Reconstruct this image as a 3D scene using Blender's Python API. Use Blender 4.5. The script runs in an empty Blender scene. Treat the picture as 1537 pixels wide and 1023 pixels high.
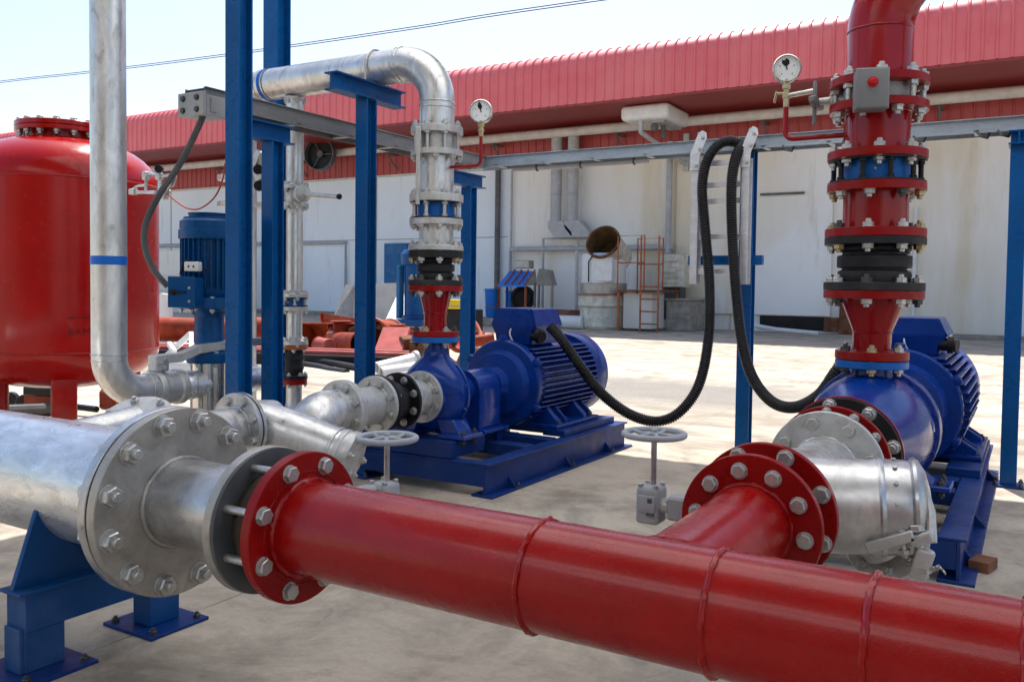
import bpy, bmesh, math, random
from mathutils import Vector as V, Matrix as M
random.seed(7)
sc = bpy.context.scene
COL = sc.collection
PI = math.pi

# ------------------------------------------------------------------ camera
CAM = V((0, 0, 1.05)); FPX = 1302.27; CX, CY = 790.31, 478.45; W, H = 1537.0, 1023.0
pit, rol, yaw = 0.0364965, 0.013014, 0.5297133
fw = V((-math.sin(yaw)*math.cos(pit), math.cos(yaw)*math.cos(pit), -math.sin(pit)))
r0 = V((math.cos(yaw), math.sin(yaw), 0)); u0 = r0.cross(fw)
rt = r0*math.cos(rol)+u0*math.sin(rol); up = u0*math.cos(rol)-r0*math.sin(rol)
cd = bpy.data.cameras.new('camera'); cam = bpy.data.objects.new('camera', cd); COL.objects.link(cam)
cam.matrix_world = M(((rt.x, up.x, -fw.x, CAM.x), (rt.y, up.y, -fw.y, CAM.y), (rt.z, up.z, -fw.z, CAM.z), (0, 0, 0, 1)))
cd.sensor_width = 36; cd.lens = FPX/W*36
cd.shift_x = -(CX-W/2)/W; cd.shift_y = (CY-H/2)/W
cd.clip_end = 2000; cd.clip_start = 0.05
sc.camera = cam

def at(px, py, X=None, Y=None, Z=None):
    """surveying helper: the world point seen at a photo pixel on a known plane"""
    d = rt*((px-CX)/FPX)-up*((py-CY)/FPX)+fw
    if X is not None: t = (X-CAM.x)/d.x
    elif Y is not None: t = (Y-CAM.y)/d.y
    else: t = (Z-CAM.z)/d.z
    return CAM+d*t

# ------------------------------------------------------------------ materials
def nd(nt, t, **k):
    n = nt.nodes.new(t)
    for a, b in k.items():
        if a in n.inputs.keys() if isinstance(a, str) else False: n.inputs[a].default_value = b
        else: setattr(n, a, b)
    return n
def mat_new(name):
    m = bpy.data.materials.new(name); m.use_nodes = True
    nt = m.node_tree; b = nt.nodes['Principled BSDF']
    return m, nt, b
def noise(nt, vec, scale, detail=4, rough=.55, dist=0.0):
    n = nt.nodes.new('ShaderNodeTexNoise'); n.inputs['Scale'].default_value = scale
    n.inputs['Detail'].default_value = detail; n.inputs['Roughness'].default_value = rough; n.inputs['Distortion'].default_value = dist
    nt.links.new(vec, n.inputs['Vector']); return n.outputs['Fac']
def ramp(nt, fac, stops):
    r = nt.nodes.new('ShaderNodeValToRGB'); e = r.color_ramp.elements
    while len(e) < len(stops): e.new(.5)
    for i, (p, c) in enumerate(stops):
        e[i].position = p; e[i].color = (c, c, c, 1) if not isinstance(c, (tuple, list)) else (*c, 1)
    nt.links.new(fac, r.inputs['Fac']); return r.outputs['Color']
def mixc(nt, fac, a, b, mode='MIX'):
    n = nt.nodes.new('ShaderNodeMix'); n.data_type = 'RGBA'; n.blend_type = mode
    for s, v in ((0, fac), (6, a), (7, b)):
        if hasattr(v, 'is_output'): nt.links.new(v, n.inputs[s])
        else: n.inputs[s].default_value = v if s == 0 else (*v, 1)
    return n.outputs[2]
def coords(nt, scale=(1, 1, 1)):
    t = nt.nodes.new('ShaderNodeTexCoord'); mp = nt.nodes.new('ShaderNodeMapping')
    nt.links.new(t.outputs['Object'], mp.inputs['Vector']); mp.inputs['Scale'].default_value = scale
    return mp.outputs['Vector']
def bump(nt, b, h, strength, dist):
    n = nt.nodes.new('ShaderNodeBump'); n.inputs['Strength'].default_value = strength; n.inputs['Distance'].default_value = dist
    nt.links.new(h, n.inputs['Height']); nt.links.new(n.outputs['Normal'], b.inputs['Normal']); return n
def paint(name, col, rough=.35, var=.25, peel=.0, peel_scale=220, chips=None, dust=0.0, coat=0.0, spec=.2):
    m, nt, b = mat_new(name); vec = coords(nt)
    f = noise(nt, vec, 5, 6, .6)
    dark = tuple(c*(1-var) for c in col); light = tuple(min(1, c*(1+var)+var*.004) for c in col)
    c = mixc(nt, ramp(nt, f, [(.3, 0), (.7, 1)]), dark, light)
    if dust:
        d = noise(nt, vec, 2.3, 8, .7); c = mixc(nt, ramp(nt, d, [(.5, 0), (.75, dust)]), c, (.42, .38, .33))
    if chips:
        k = noise(nt, vec, 38, 8, .75); c = mixc(nt, ramp(nt, k, [(.68, 0), (.71, 1)]), c, chips)
    nt.links.new(c, b.inputs['Base Color'])
    rr = ramp(nt, noise(nt, vec, 14, 5, .6), [(.3, max(0, rough-.09)), (.7, rough+.12)])
    nt.links.new(rr, b.inputs['Roughness'])
    b.inputs['Specular IOR Level'].default_value = spec
    if coat: b.inputs['Coat Weight'].default_value = coat; b.inputs['Coat Roughness'].default_value = .14
    if peel: bump(nt, b, noise(nt, vec, peel_scale, 3, .6), peel, .002)
    return m
def metal(name, lo, hi, rough=.38, metallic=.85, streak=(3, 3, 3), spangle=40, stain=None, bmp=.15, stain_amt=.6, spg=.05):
    m, nt, b = mat_new(name); vec = coords(nt); vs = coords(nt, streak)
    vo = nt.nodes.new('ShaderNodeTexVoronoi'); vo.inputs['Scale'].default_value = spangle; nt.links.new(vec, vo.inputs['Vector'])
    sep = nt.nodes.new('ShaderNodeSeparateColor'); nt.links.new(vo.outputs['Color'], sep.inputs['Color'])
    f = noise(nt, vs, 2.2, 8, .68, .6)
    base = mixc(nt, ramp(nt, f, [(.28, 0), (.5, .45), (.72, 1)]), lo, hi)
    sp = mixc(nt, spg, base, sep.outputs['Red'], 'OVERLAY')
    if stain:
        k = noise(nt, vs, 3.2, 6, .6, 1.0)
        sp = mixc(nt, ramp(nt, k, [(.56, 0), (.7, stain_amt)]), sp, stain)
    nt.links.new(sp, b.inputs['Base Color']); b.inputs['Metallic'].default_value = metallic
    rr = ramp(nt, noise(nt, vs, 5, 5, .55), [(.25, max(.05, rough-.10)), (.75, rough+.16)])
    nt.links.new(rr, b.inputs['Roughness'])
    bump(nt, b, noise(nt, vec, 60, 3, .5), bmp, .001)
    return m

red_main = paint('red_gloss_paint', (.30, .0032, .003), .25, .16, .35, 300, coat=.35)
red_flange = paint('red_flange_paint', (.24, .003, .003), .30, .18, .15, 200)
red_riser = paint('red_riser_paint', (.28, .0025, .005), .16, .15, .06, coat=.3)
red_tank = paint('red_tank_paint', (.30, .0025, .002), .20, .12, .05, 120, coat=.2)
red_worn = paint('worn_orange_red_paint', (.27, .036, .010), .5, .5, .1, dust=.08, chips=(.10, .05, .03))
red_faded = paint('faded_pink_red_paint', (.40, .09, .075), .6, .25, .05, dust=.1)
orange = paint('orange_rail_paint', (.36, .10, .04), .55, .3, dust=.2, chips=(.12, .07, .05))
post_blue = paint('post_blue_paint', (.002, .078, .26), .30, .15, .05, 90)
post_blue_dusty = paint('support_blue_paint', (.003, .055, .19), .42, .2, .08, 90, dust=.12)
pump_blue = paint('pump_blue_paint', (.003, .034, .23), .22, .2, .12, 120, coat=.25)
motor_blue = paint('motor_blue_paint', (.003, .033, .21), .28, .2, .1, 120)
jockey_blue = paint('jockey_blue_paint', (.002, .066, .21), .32, .2, .08)
valve_blue = paint('valve_blue_paint', (.008, .11, .40), .35, .2, .05)
tape_blue = paint('blue_tape', (.01, .12, .50), .4, .15)
skid_blue = paint('skid_blue_paint', (.003, .029, .155), .40, .25, .1, dust=.05)
skid_top = paint('dusty_skid_blue', (.030, .052, .22), .5, .2, .05, dust=.3)
galv = metal('galvanized_steel', (.34, .34, .34), (.68, .68, .68), .32, .85, (4, 4, 4), 45, (.20, .17, .14), .04, .4)
galv_white = metal('bright_galvanized_steel', (.46, .48, .50), (.90, .92, .94), .30, .72, (2.6, 7, 7), 35, (.30, .29, .28), .03, .45)
galv_v = metal('weathered_galvanized_pipe', (.46, .46, .45), (.80, .80, .79), .34, .75, (6, 6, 2.2), 45, (.24, .21, .17), .05, .55)
cast_grey = metal('silver_painted_casting', (.42, .42, .41), (.62, .62, .60), .42, .55, (5, 5, 5), 90, (.26, .23, .18), .25, .4)
plate_grey = metal('steel_plate', (.31, .29, .26), (.46, .43, .39), .42, .6, (3, 3, 3), 60, (.18, .14, .10), .05, .4)
zinc = metal('zinc_bolts', (.38, .38, .37), (.62, .61, .58), .38, .8, (20, 20, 20), 300, (.25, .2, .15), .1, .5)
brass_bolt = metal('yellow_zinc_bolts', (.35, .28, .14), (.55, .47, .28), .4, .8, (20, 20, 20), 300, None, .1)
dark_bolt = metal('dark_bolts', (.05, .05, .05), (.12, .12, .12), .45, .6, (20, 20, 20), 300, None, .1)
stainless = metal('stainless_steel', (.55, .54, .50), (.72, .71, .68), .2, 1.0, (30, 30, 1), 200, None, .05)
brass = metal('brass_fitting', (.42, .33, .18), (.62, .52, .32), .35, .9, (9, 9, 9), 100, None, .1)
tray_grey = metal('grey_cable_tray', (.27, .32, .37), (.40, .46, .51), .5, .35, (1, 1, 6), 60, (.25, .23, .2), .1, .35)
tray_shaded = metal('shaded_grey_cable_tray', (.16, .165, .17), (.23, .235, .24), .5, .35, (1, 1, 6), 60, (.15, .13, .11), .1, .35)  # same grey tray metal, with the left tray's shade put into the colour
rail_alu = metal('aluminium_rail', (.55, .56, .60), (.78, .79, .82), .4, .55, (3, 3, 8), 80, None, .1)
grey_paint = paint('grey_actuator_paint', (.20, .20, .205), .45, .12, .1, 150)
grey_light = paint('light_grey_paint', (.36, .37, .38), .45, .15, .08, dust=.12)
wheel_grey = paint('handwheel_grey_paint', (.33, .35, .38), .42, .15, .1)
dark_gasket = paint('brown_gasket', (.045, .034, .024), .7, .4)
black_rubber = paint('black_rubber', (.018, .018, .02), .5, .3, .1, dust=.08)
black_hose = paint('black_hose_plastic', (.014, .014, .016), .36, .3, dust=.06)
black_paint = paint('black_paint', (.012, .012, .014), .35, .3)
dark_grey = paint('dark_grey_conduit', (.085, .09, .092), .45, .25, dust=.1)
white_dial = paint('white_dial', (.80, .82, .82), .3, .03)
white_steel = paint('white_painted_steel', (.72, .72, .70), .5, .1, dust=.25, chips=(.35, .28, .2))
white_pipe = paint('cream_pipe', (.60, .57, .53), .5, .12, dust=.2)
grey_pipe = paint('grey_wall_pipe', (.42, .42, .42), .5, .15, dust=.2)
dark_pipe = paint('dark_downpipe', (.12, .12, .12), .55, .25, dust=.2)
rusty = paint('rusty_steel', (.16, .06, .03), .8, .5, .3, dust=.2)
duct_in = paint('rusty_duct_inside', (.10, .055, .02), .85, .4, .2)
wood = paint('wood_block', (.20, .085, .045), .75, .35, .3, 60)
yellow = paint('yellow_paint', (.75, .52, .02), .45, .1)
barrel_blue = paint('barrel_blue_plastic', (.015, .14, .50), .4, .1)
sheet_blue = paint('blue_roof_sheet', (.03, .19, .62), .4, .1)
panel_blue = paint('blue_panel_paint', (.02, .13, .30), .5, .2, dust=.2)
grime_conc = paint('grimy_concrete', (.30, .27, .23), .85, .35, .3, 40, dust=.3, chips=(.08, .07, .06))
canopy_m, _nt, _b = mat_new('fill_light_canopy_sheet')  # translucent sheet added to let soft fill light down onto the pumps
_tr = _nt.nodes.new('ShaderNodeBsdfTranslucent'); _tr.inputs['Color'].default_value = (.96, .95, .92, 1)
_mx = _nt.nodes.new('ShaderNodeMixShader'); _mx.inputs[0].default_value = .95; _b.inputs['Base Color'].default_value = (.6, .6, .58, 1); _b.inputs['Roughness'].default_value = .6
_nt.links.new(_b.outputs[0], _mx.inputs[1]); _nt.links.new(_tr.outputs[0], _mx.inputs[2]); _nt.links.new(_mx.outputs[0], _nt.nodes['Material Output'].inputs['Surface'])
stencil_m = paint('faded_stencil_paint', (.075, .006, .006), .4, .2)
red_button = paint('red_button', (.45, .01, .01), .3, .05)

def wall_mat(name, col, stain, ycol, yamt, bands=()):
    m, nt, b = mat_new(name); v = coords(nt); vs = coords(nt, (1.6, 1.6, .22)); vl = coords(nt, (.35, .35, .35))
    f = noise(nt, vl, 1.0, 6, .6)
    c = mixc(nt, ramp(nt, f, [(.35, 0), (.7, 1)]), tuple(x*.93 for x in col), col)
    y = noise(nt, coords(nt, (.28, .28, .10)), 1.0, 5, .55, .4)
    c = mixc(nt, ramp(nt, y, [(.5, 0), (.72, yamt)]), c, ycol)
    sx = nt.nodes.new('ShaderNodeSeparateXYZ'); nt.links.new(v, sx.inputs[0])
    for c0, hw, am in bands:
        a = nt.nodes.new('ShaderNodeMath'); a.operation = 'SUBTRACT'; nt.links.new(sx.outputs[0], a.inputs[0]); a.inputs[1].default_value = c0
        a2 = nt.nodes.new('ShaderNodeMath'); a2.operation = 'ABSOLUTE'; nt.links.new(a.outputs[0], a2.inputs[0])
        mr = nt.nodes.new('ShaderNodeMapRange'); mr.inputs['From Min'].default_value = hw; mr.inputs['From Max'].default_value = 0; nt.links.new(a2.outputs[0], mr.inputs['Value'])
        k = nt.nodes.new('ShaderNodeMath'); k.operation = 'MULTIPLY'; nt.links.new(mr.outputs[0], k.inputs[0])
        nt.links.new(ramp(nt, noise(nt, coords(nt, (1.2, 1.2, .16)), 1.5, 7, .65, .4), [(.35, 0), (.65, am)]), k.inputs[1])
        c = mixc(nt, k.outputs[0], c, ycol)
    s = noise(nt, vs, 2.0, 9, .7, .3)
    c = mixc(nt, ramp(nt, s, [(.57, 0), (.78, .55)]), c, stain)
    nt.links.new(c, b.inputs['Base Color']); b.inputs['Roughness'].default_value = .7
    bump(nt, b, noise(nt, v, 14, 6, .6), .15, .01); return m
white_wall = wall_mat('white_wall_paint', (.90, .885, .85), (.42, .37, .30), (.66, .54, .34), .7, ((10.9, 1.3, 1.0), (12.6, 1.0, .7), (5.2, 1.8, .9), (1.5, 1.2, .5), (7.2, .5, .9)))
blue_wall = wall_mat('bluish_wall_panel', (.80, .85, .89), (.38, .42, .47), (.58, .62, .66), .4)
dirty_white = wall_mat('dirty_white_tank', (.70, .68, .62), (.13, .10, .07), (.42, .36, .26), .8)
grimy_white = paint('grimy_white_tank', (.60, .56, .46), .7, .35, .1, 60, dust=.5, chips=(.14, .10, .06))
def clad_mat(name, col, fade):
    m, nt, b = mat_new(name); v = coords(nt, (.5, .5, .5)); vs = coords(nt, (3.0, 3.0, .25))
    c = mixc(nt, ramp(nt, noise(nt, v, 1.2, 7, .65), [(.3, 0), (.7, 1)]), col, fade)
    c = mixc(nt, ramp(nt, noise(nt, vs, 2.2, 8, .7), [(.55, 0), (.75, .45)]), c, tuple(x*.45 for x in col))
    nt.links.new(c, b.inputs['Base Color']); b.inputs['Roughness'].default_value = .5
    return m
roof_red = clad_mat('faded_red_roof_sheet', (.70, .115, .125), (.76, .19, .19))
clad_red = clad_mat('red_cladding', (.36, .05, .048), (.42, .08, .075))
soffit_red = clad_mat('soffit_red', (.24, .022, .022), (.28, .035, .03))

def ground_mat():
    m, nt, b = mat_new('worn_concrete_yard')
    t = nt.nodes.new('ShaderNodeTexCoord'); v = t.outputs['Object']
    big = noise(nt, v, .35, 6, .6); mid = noise(nt, v, 2.2, 9, .68, .4); fine = noise(nt, v, 38, 6, .7)
    c = mixc(nt, ramp(nt, big, [(.35, 0), (.65, 1)]), (.40, .34, .265), (.49, .43, .345))
    c = mixc(nt, ramp(nt, mid, [(.45, 0), (.66, .9)]), c, (.20, .165, .125))
    c = mixc(nt, ramp(nt, mid, [(.25, .55), (.4, 0)]), c, (.52, .49, .44))
    c = mixc(nt, .22, c, ramp(nt, fine, [(.25, .25), (.75, .75)]), 'OVERLAY')
    # oil and water marks
    o = noise(nt, v, 1.1, 7, .6, 1.2)
    c = mixc(nt, ramp(nt, o, [(.58, 0), (.68, .6)]), c, (.16, .135, .11))
    sp = noise(nt, v, 16, 3, .5)
    c = mixc(nt, ramp(nt, sp, [(.74, 0), (.77, .7)]), c, (.12, .10, .09))
    cw = nt.nodes.new('ShaderNodeTexVoronoi'); cw.feature = 'DISTANCE_TO_EDGE'; cw.inputs['Scale'].default_value = .23
    wv = nt.nodes.new('ShaderNodeTexNoise'); wv.inputs['Scale'].default_value = 1.6; wv.inputs['Detail'].default_value = 7; nt.links.new(v, wv.inputs['Vector'])
    va = nt.nodes.new('ShaderNodeVectorMath'); va.operation = 'ADD'; nt.links.new(v, va.inputs[0]); nt.links.new(wv.outputs['Color'], va.inputs[1]); nt.links.new(va.outputs[0], cw.inputs['Vector'])
    c = mixc(nt, ramp(nt, cw.outputs['Distance'], [(0, .45), (.002, .25), (.004, 0)]), c, (.12, .10, .08))
    gr = noise(nt, v, 170, 3, .7)
    c = mixc(nt, ramp(nt, gr, [(.62, 0), (.72, .55)]), c, (.14, .12, .10))
    c = mixc(nt, ramp(nt, gr, [(.28, .5), (.38, 0)]), c, (.62, .58, .52))
    s2 = noise(nt, v, 5.5, 9, .75, .5)
    c = mixc(nt, ramp(nt, s2, [(.60, 0), (.63, .35), (.70, .15)]), c, (.17, .14, .11))
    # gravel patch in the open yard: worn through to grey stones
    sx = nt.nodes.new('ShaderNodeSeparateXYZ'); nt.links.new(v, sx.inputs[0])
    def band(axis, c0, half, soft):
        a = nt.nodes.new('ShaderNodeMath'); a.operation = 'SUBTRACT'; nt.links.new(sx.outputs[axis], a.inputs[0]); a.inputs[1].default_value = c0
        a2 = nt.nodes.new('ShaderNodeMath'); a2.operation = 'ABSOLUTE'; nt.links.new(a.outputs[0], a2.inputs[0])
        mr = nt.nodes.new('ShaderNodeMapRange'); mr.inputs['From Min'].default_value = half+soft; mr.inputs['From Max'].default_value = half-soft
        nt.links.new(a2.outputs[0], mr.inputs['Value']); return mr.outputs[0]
    def mul(a, b_):
        n = nt.nodes.new('ShaderNodeMath'); n.operation = 'MULTIPLY'
        for i, x in enumerate((a, b_)):
            if hasattr(x, 'is_output'): nt.links.new(x, n.inputs[i])
            else: n.inputs[i].default_value = x
        return n.outputs[0]
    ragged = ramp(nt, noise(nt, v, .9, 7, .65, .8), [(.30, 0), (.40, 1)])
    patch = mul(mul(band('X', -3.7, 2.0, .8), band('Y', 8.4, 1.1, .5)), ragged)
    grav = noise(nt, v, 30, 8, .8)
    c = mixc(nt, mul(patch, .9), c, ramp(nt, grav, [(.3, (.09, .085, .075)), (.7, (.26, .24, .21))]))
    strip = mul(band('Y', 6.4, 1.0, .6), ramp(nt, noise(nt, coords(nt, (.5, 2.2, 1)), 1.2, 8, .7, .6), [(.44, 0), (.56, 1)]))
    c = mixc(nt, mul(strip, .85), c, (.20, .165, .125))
    joint = mul(band('X', -2.29, .004, .003), ramp(nt, noise(nt, v, 9, 4, .6), [(.35, .2), (.6, 1)]))
    c = mixc(nt, mul(joint, .7), c, (.10, .085, .07))
    j2 = mul(band('Y', 5.62, .006, .004), .7)
    c = mixc(nt, j2, c, (.12, .10, .08))
    nt.links.new(c, b.inputs['Base Color']); b.inputs['Roughness'].default_value = .8
    add = nt.nodes.new('ShaderNodeMath'); add.operation = 'ADD'; nt.links.new(mul(fine, .5), add.inputs[0]); nt.links.new(mul(mid, 1.5), add.inputs[1])
    bump(nt, b, add.outputs[0], .35, .008)
    return m
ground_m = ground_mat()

# ------------------------------------------------------------------ mesh tools
def frame(o, ax, ref=None):
    z = V(ax).normalized()
    r = V(ref) if ref else (V((0, 0, 1)) if abs(z.z) < .9 else V((0, 1, 0)))
    x = (r-z*r.dot(z)).normalized(); y = z.cross(x)
    m = M.Identity(4)
    for i in range(3): m[i][0], m[i][1], m[i][2], m[i][3] = x[i], y[i], z[i], o[i]
    return m
class MB:
    def __init__(s): s.bm = bmesh.new()
    def face(s, vs):
        try: s.bm.faces.new(vs)
        except ValueError: pass
    def lathe(s, prof, o, ax, n=48, ref=None, closed=False, flat=False):
        m = frame(o, ax, ref); rings = []
        for r, z in prof:
            if r < 1e-6: rings.append([s.bm.verts.new(m @ V((0, 0, z)))])
            else: rings.append([s.bm.verts.new(m @ V((r*math.cos(2*PI*i/n), r*math.sin(2*PI*i/n), z))) for i in range(n)])
        prs = list(zip(rings, rings[1:]))
        if closed: prs.append((rings[-1], rings[0]))
        for a, b in prs:
            for i in range(n):
                j = (i+1) % n
                if len(a) == 1 and len(b) == 1: continue
                if len(a) == 1: s.face([a[0], b[j], b[i]])
                elif len(b) == 1: s.face([a[i], a[j], b[0]])
                else: s.face([a[i], a[j], b[j], b[i]])
        return s
    def disc(s, o, ax, r, t, n=48, ch=.002):      # solid disc, chamfered, from o along ax by t
        return s.lathe([(0, 0), (r-ch, 0), (r, ch), (r, t-ch), (r-ch, t), (0, t)], o, ax, n)
    def ring(s, o, ax, ri, ro, t, n=48, ch=.002):
        return s.lathe([(ri, 0), (ro-ch, 0), (ro, ch), (ro, t-ch), (ro-ch, t), (ri, t)], o, ax, n, closed=True)
    def torus(s, o, ax, R, r, n=48, k=8):
        return s.lathe([(R+r*math.cos(2*PI*i/k), r*math.sin(2*PI*i/k)) for i in range(k)], o, ax, n, closed=True)
    def cyl(s, a, b, r, n=24, r2=None):
        a, b = V(a), V(b); L = (b-a).length; r2 = r if r2 is None else r2
        return s.lathe([(0, 0), (r, 0), (r2, L), (0, L)], a, b-a, n)
    def tube(s, pts, r, n=12, caps=True, up=None):
        pts = [V(p) for p in pts]; rings = []; N = len(pts)
        t0 = (pts[1]-pts[0]).normalized(); x = (up and V(up)) or (V((0, 0, 1)) if abs(t0.z) < .9 else V((1, 0, 0)))
        for i, p in enumerate(pts):
            t = (pts[min(i+1, N-1)]-pts[max(i-1, 0)]).normalized()
            x = (x-t*x.dot(t)).normalized(); y = t.cross(x)
            rr = r[i] if isinstance(r, (list, tuple)) else r
            rings.append([s.bm.verts.new(p+x*rr*math.cos(2*PI*k/n)+y*rr*math.sin(2*PI*k/n)) for k in range(n)])
        for a, b in zip(rings, rings[1:]):
            for i in range(n): s.face([a[i], a[(i+1) % n], b[(i+1) % n], b[i]])
        if caps: s.face(rings[0][::-1]); s.face(rings[-1])
        return s
    def box(s, c, size, rot=None, bev=.003, seg=1):
        c = V(c); h = [x/2 for x in size]; vs = []
        for i in (-1, 1):
            for j in (-1, 1):
                for k in (-1, 1):
                    p = V((i*h[0], j*h[1], k*h[2])); p = (rot @ p) if rot else p
                    vs.append(s.bm.verts.new(c+p))
        fs = [s.bm.faces.new([vs[i] for i in q]) for q in ((0, 1, 3, 2), (4, 6, 7, 5), (0, 4, 5, 1), (2, 3, 7, 6), (0, 2, 6, 4), (1, 5, 7, 3))]
        b = min(bev, min(size)*.3)
        if b > 0:
            es = list({e for f in fs for e in f.edges}); bmesh.ops.bevel(s.bm, geom=es, offset=b, segments=seg, affect='EDGES', profile=.5)
        return s
    def bx(s, a, b, bev=.003):
        a, b = V(a), V(b); return s.box((a+b)/2, [abs(x) for x in (b-a)], None, bev)
    def prism(s, poly, m, h, bev=0):              # polygon in local xy, extruded along local z by h
        A = [s.bm.verts.new(m @ V((x, y, 0))) for x, y in poly]; B = [s.bm.verts.new(m @ V((x, y, h))) for x, y in poly]
        fs = [s.bm.faces.new(A[::-1]), s.bm.faces.new(B)]; n = len(poly)
        for i in range(n): fs.append(s.bm.faces.new([A[i], A[(i+1) % n], B[(i+1) % n], B[i]]))
        if bev: bmesh.ops.bevel(s.bm, geom=list({e for f in fs for e in f.edges}), offset=bev, segments=1, affect='EDGES')
        return s
    def ibeam(s, a, b, w, d, t, side):            # H section from a to b; flanges face +-side, w wide, d deep
        a, b = V(a), V(b); z = (b-a).normalized(); y = V(side).normalized(); x = y.cross(z); L = (b-a).length
        m = M.Identity(4)
        for i in range(3): m[i][0], m[i][1], m[i][2], m[i][3] = x[i], y[i], z[i], a[i]
        hw, hd, t2 = w/2, d/2, t/2
        poly = [(-hw, -hd), (hw, -hd), (hw, -hd+t), (t2, -hd+t), (t2, hd-t), (hw, hd-t), (hw, hd), (-hw, hd), (-hw, hd-t), (-t2, hd-t), (-t2, -hd+t), (-hw, -hd+t)]
        return s.prism(poly, m, L, .0015)
    def mesh(s, name, off=(0, 0, 0), angle=35, fix=True):
        bm = s.bm
        if fix: bmesh.ops.recalc_face_normals(bm, faces=bm.faces)
        ca = math.radians(angle)
        for f in bm.faces: f.smooth = True
        for e in bm.edges:
            if len(e.link_faces) == 2 and e.calc_face_angle(0) > ca: e.smooth = False
        bmesh.ops.translate(bm, vec=-V(off), verts=bm.verts)
        me = bpy.data.meshes.new(name); bm.to_mesh(me); bm.free(); return me
OFF = {}
def tag(o, label=None, cat=None, group=None, kind=None):
    if label: o['label'] = label
    if cat: o['category'] = cat
    if group: o['group'] = group
    if kind: o['kind'] = kind
def thing(name, label, cat, loc=(0, 0, 0), group=None):
    o = bpy.data.objects.new(name, None); COL.objects.link(o); o.location = loc; o.empty_display_size = .1
    OFF[o] = V(loc); tag(o, label, cat, group); return o
def part(name, mb, mat, parent, label=None, angle=35):
    off = OFF[parent]; o = bpy.data.objects.new(name, mb.mesh(name, off, angle)); o.data.materials.append(mat)
    COL.objects.link(o); o.parent = parent; OFF[o] = off; tag(o, label); return o
def solo(name, mb, mat, label, cat, loc, group=None, kind=None, angle=35):
    o = bpy.data.objects.new(name, mb.mesh(name, loc, angle)); o.data.materials.append(mat); o.location = loc
    COL.objects.link(o); OFF[o] = V(loc); tag(o, label, cat, group, kind); return o
def hexprof(mb, o, ax, R, h, rot=0):
    mb.lathe([(0, 0), (R, 0), (R, h*.86), (R*.86, h), (0, h)], o, ax, 6, flat=True)
BOLT = {}
def bolt_mesh(d, grip, style, mat):
    k = (round(d, 4), round(grip, 4), style, mat.name)
    if k not in BOLT:
        mb = MB(); R = d*.98
        mb.disc((0, 0, 0), (0, 0, 1), R*1.12, d*.14, 20, d*.02)
        if style == 'head': hexprof(mb, (0, 0, d*.14), (0, 0, 1), R, d*.66)
        else:
            hexprof(mb, (0, 0, d*.14), (0, 0, 1), R, d*.8)
            mb.lathe([(d*.5, d*.9), (d*.5, d*1.4), (d*.42, d*1.5), (0, d*1.5)], (0, 0, 0), (0, 0, 1), 14)
        mb.cyl((0, 0, 0), (0, 0, -grip), d*.5, 12)
        mb.disc((0, 0, -grip), (0, 0, -1), R*1.12, d*.14, 20, d*.02); hexprof(mb, (0, 0, -grip-d*.14), (0, 0, -1), R, d*.8)
        mb.lathe([(d*.5, d*.9), (d*.5, d*1.5), (d*.42, d*1.6), (0, d*1.6)], (0, 0, -grip), (0, 0, -1), 12)
        me = mb.mesh('bolt'); me.materials.append(mat); BOLT[k] = me
    return BOLT[k]
def bolts(root, o, ax, R, n, d, grip, phase=0.0, style='head', mat=None, mats=None, name='bolt', spin=True):
    ax = V(ax).normalized(); m = frame((0, 0, 0), ax); off = OFF[root]
    for i in range(n):
        a = phase+2*PI*i/n; p = V(o)+m.to_3x3() @ V((R*math.cos(a), R*math.sin(a), 0))
        mt = mats[i % len(mats)] if mats else (mat or zinc)
        b = bpy.data.objects.new(name, bolt_mesh(d, grip, style, mt)); COL.objects.link(b); b.parent = root
        b.matrix_local = M.Translation(p-off) @ m @ M.Rotation(random.uniform(0, PI/3) if spin else 0, 4, 'Z')
def arc(c, a, b, R, n=14, ang=PI/2):   # quarter-turn path: starts at c+a*R, heads along b
    a, b = V(a), V(b); return [V(c)+a*(R*math.cos(t*ang/n))+b*(R*math.sin(t*ang/n)) for t in range(n+1)]
def spline(pts, k=10):
    pts = [V(p) for p in pts]; out = []; P = [pts[0]*2-pts[1]]+pts+[pts[-1]*2-pts[-2]]
    for i in range(1, len(P)-2):
        p0, p1, p2, p3 = P[i-1:i+3]
        for j in range(k):
            t = j/k; out.append(.5*((2*p1)+(p2-p0)*t+(2*p0-5*p1+4*p2-p3)*t*t+(3*p1-p0-3*p2+p3)*t**3))
    out.append(pts[-1]); return out
X_, Y_, Z_ = V((1, 0, 0)), V((0, 1, 0)), V((0, 0, 1))

# ------------------------------------------------------------------ light, sky
SUN_EL, SUN_AZ = math.radians(62.8), math.radians(-25)        # azimuth from +Y towards +X
wd = bpy.data.worlds.new('World'); sc.world = wd; wd.use_nodes = True
nt = wd.node_tree; bg = nt.nodes['Background']; sk = nt.nodes.new('ShaderNodeTexSky'); sk.sky_type = 'NISHITA'
sk.sun_disc = False; sk.sun_elevation = SUN_EL; sk.sun_rotation = SUN_AZ; sk.air_density = 1.0; sk.dust_density = 1.8; sk.ozone_density = 1.0
nt.links.new(sk.outputs[0], bg.inputs[0]); bg.inputs[1].default_value = .12
sl = bpy.data.lights.new('sun', 'SUN'); sl.energy = 3.75; sl.angle = math.radians(.5); sl.color = (1, .96, .89)
so = bpy.data.objects.new('sun', sl); COL.objects.link(so)
sd = V((math.sin(SUN_AZ)*math.cos(SUN_EL), math.cos(SUN_AZ)*math.cos(SUN_EL), math.sin(SUN_EL)))
so.matrix_world = M.Translation((0, 0, 30)) @ frame((0, 0, 0), sd)
sc.view_settings.view_transform = 'Standard'; sc.view_settings.look = 'None'; sc.view_settings.exposure = 1.03; sc.view_settings.gamma = 1
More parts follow.
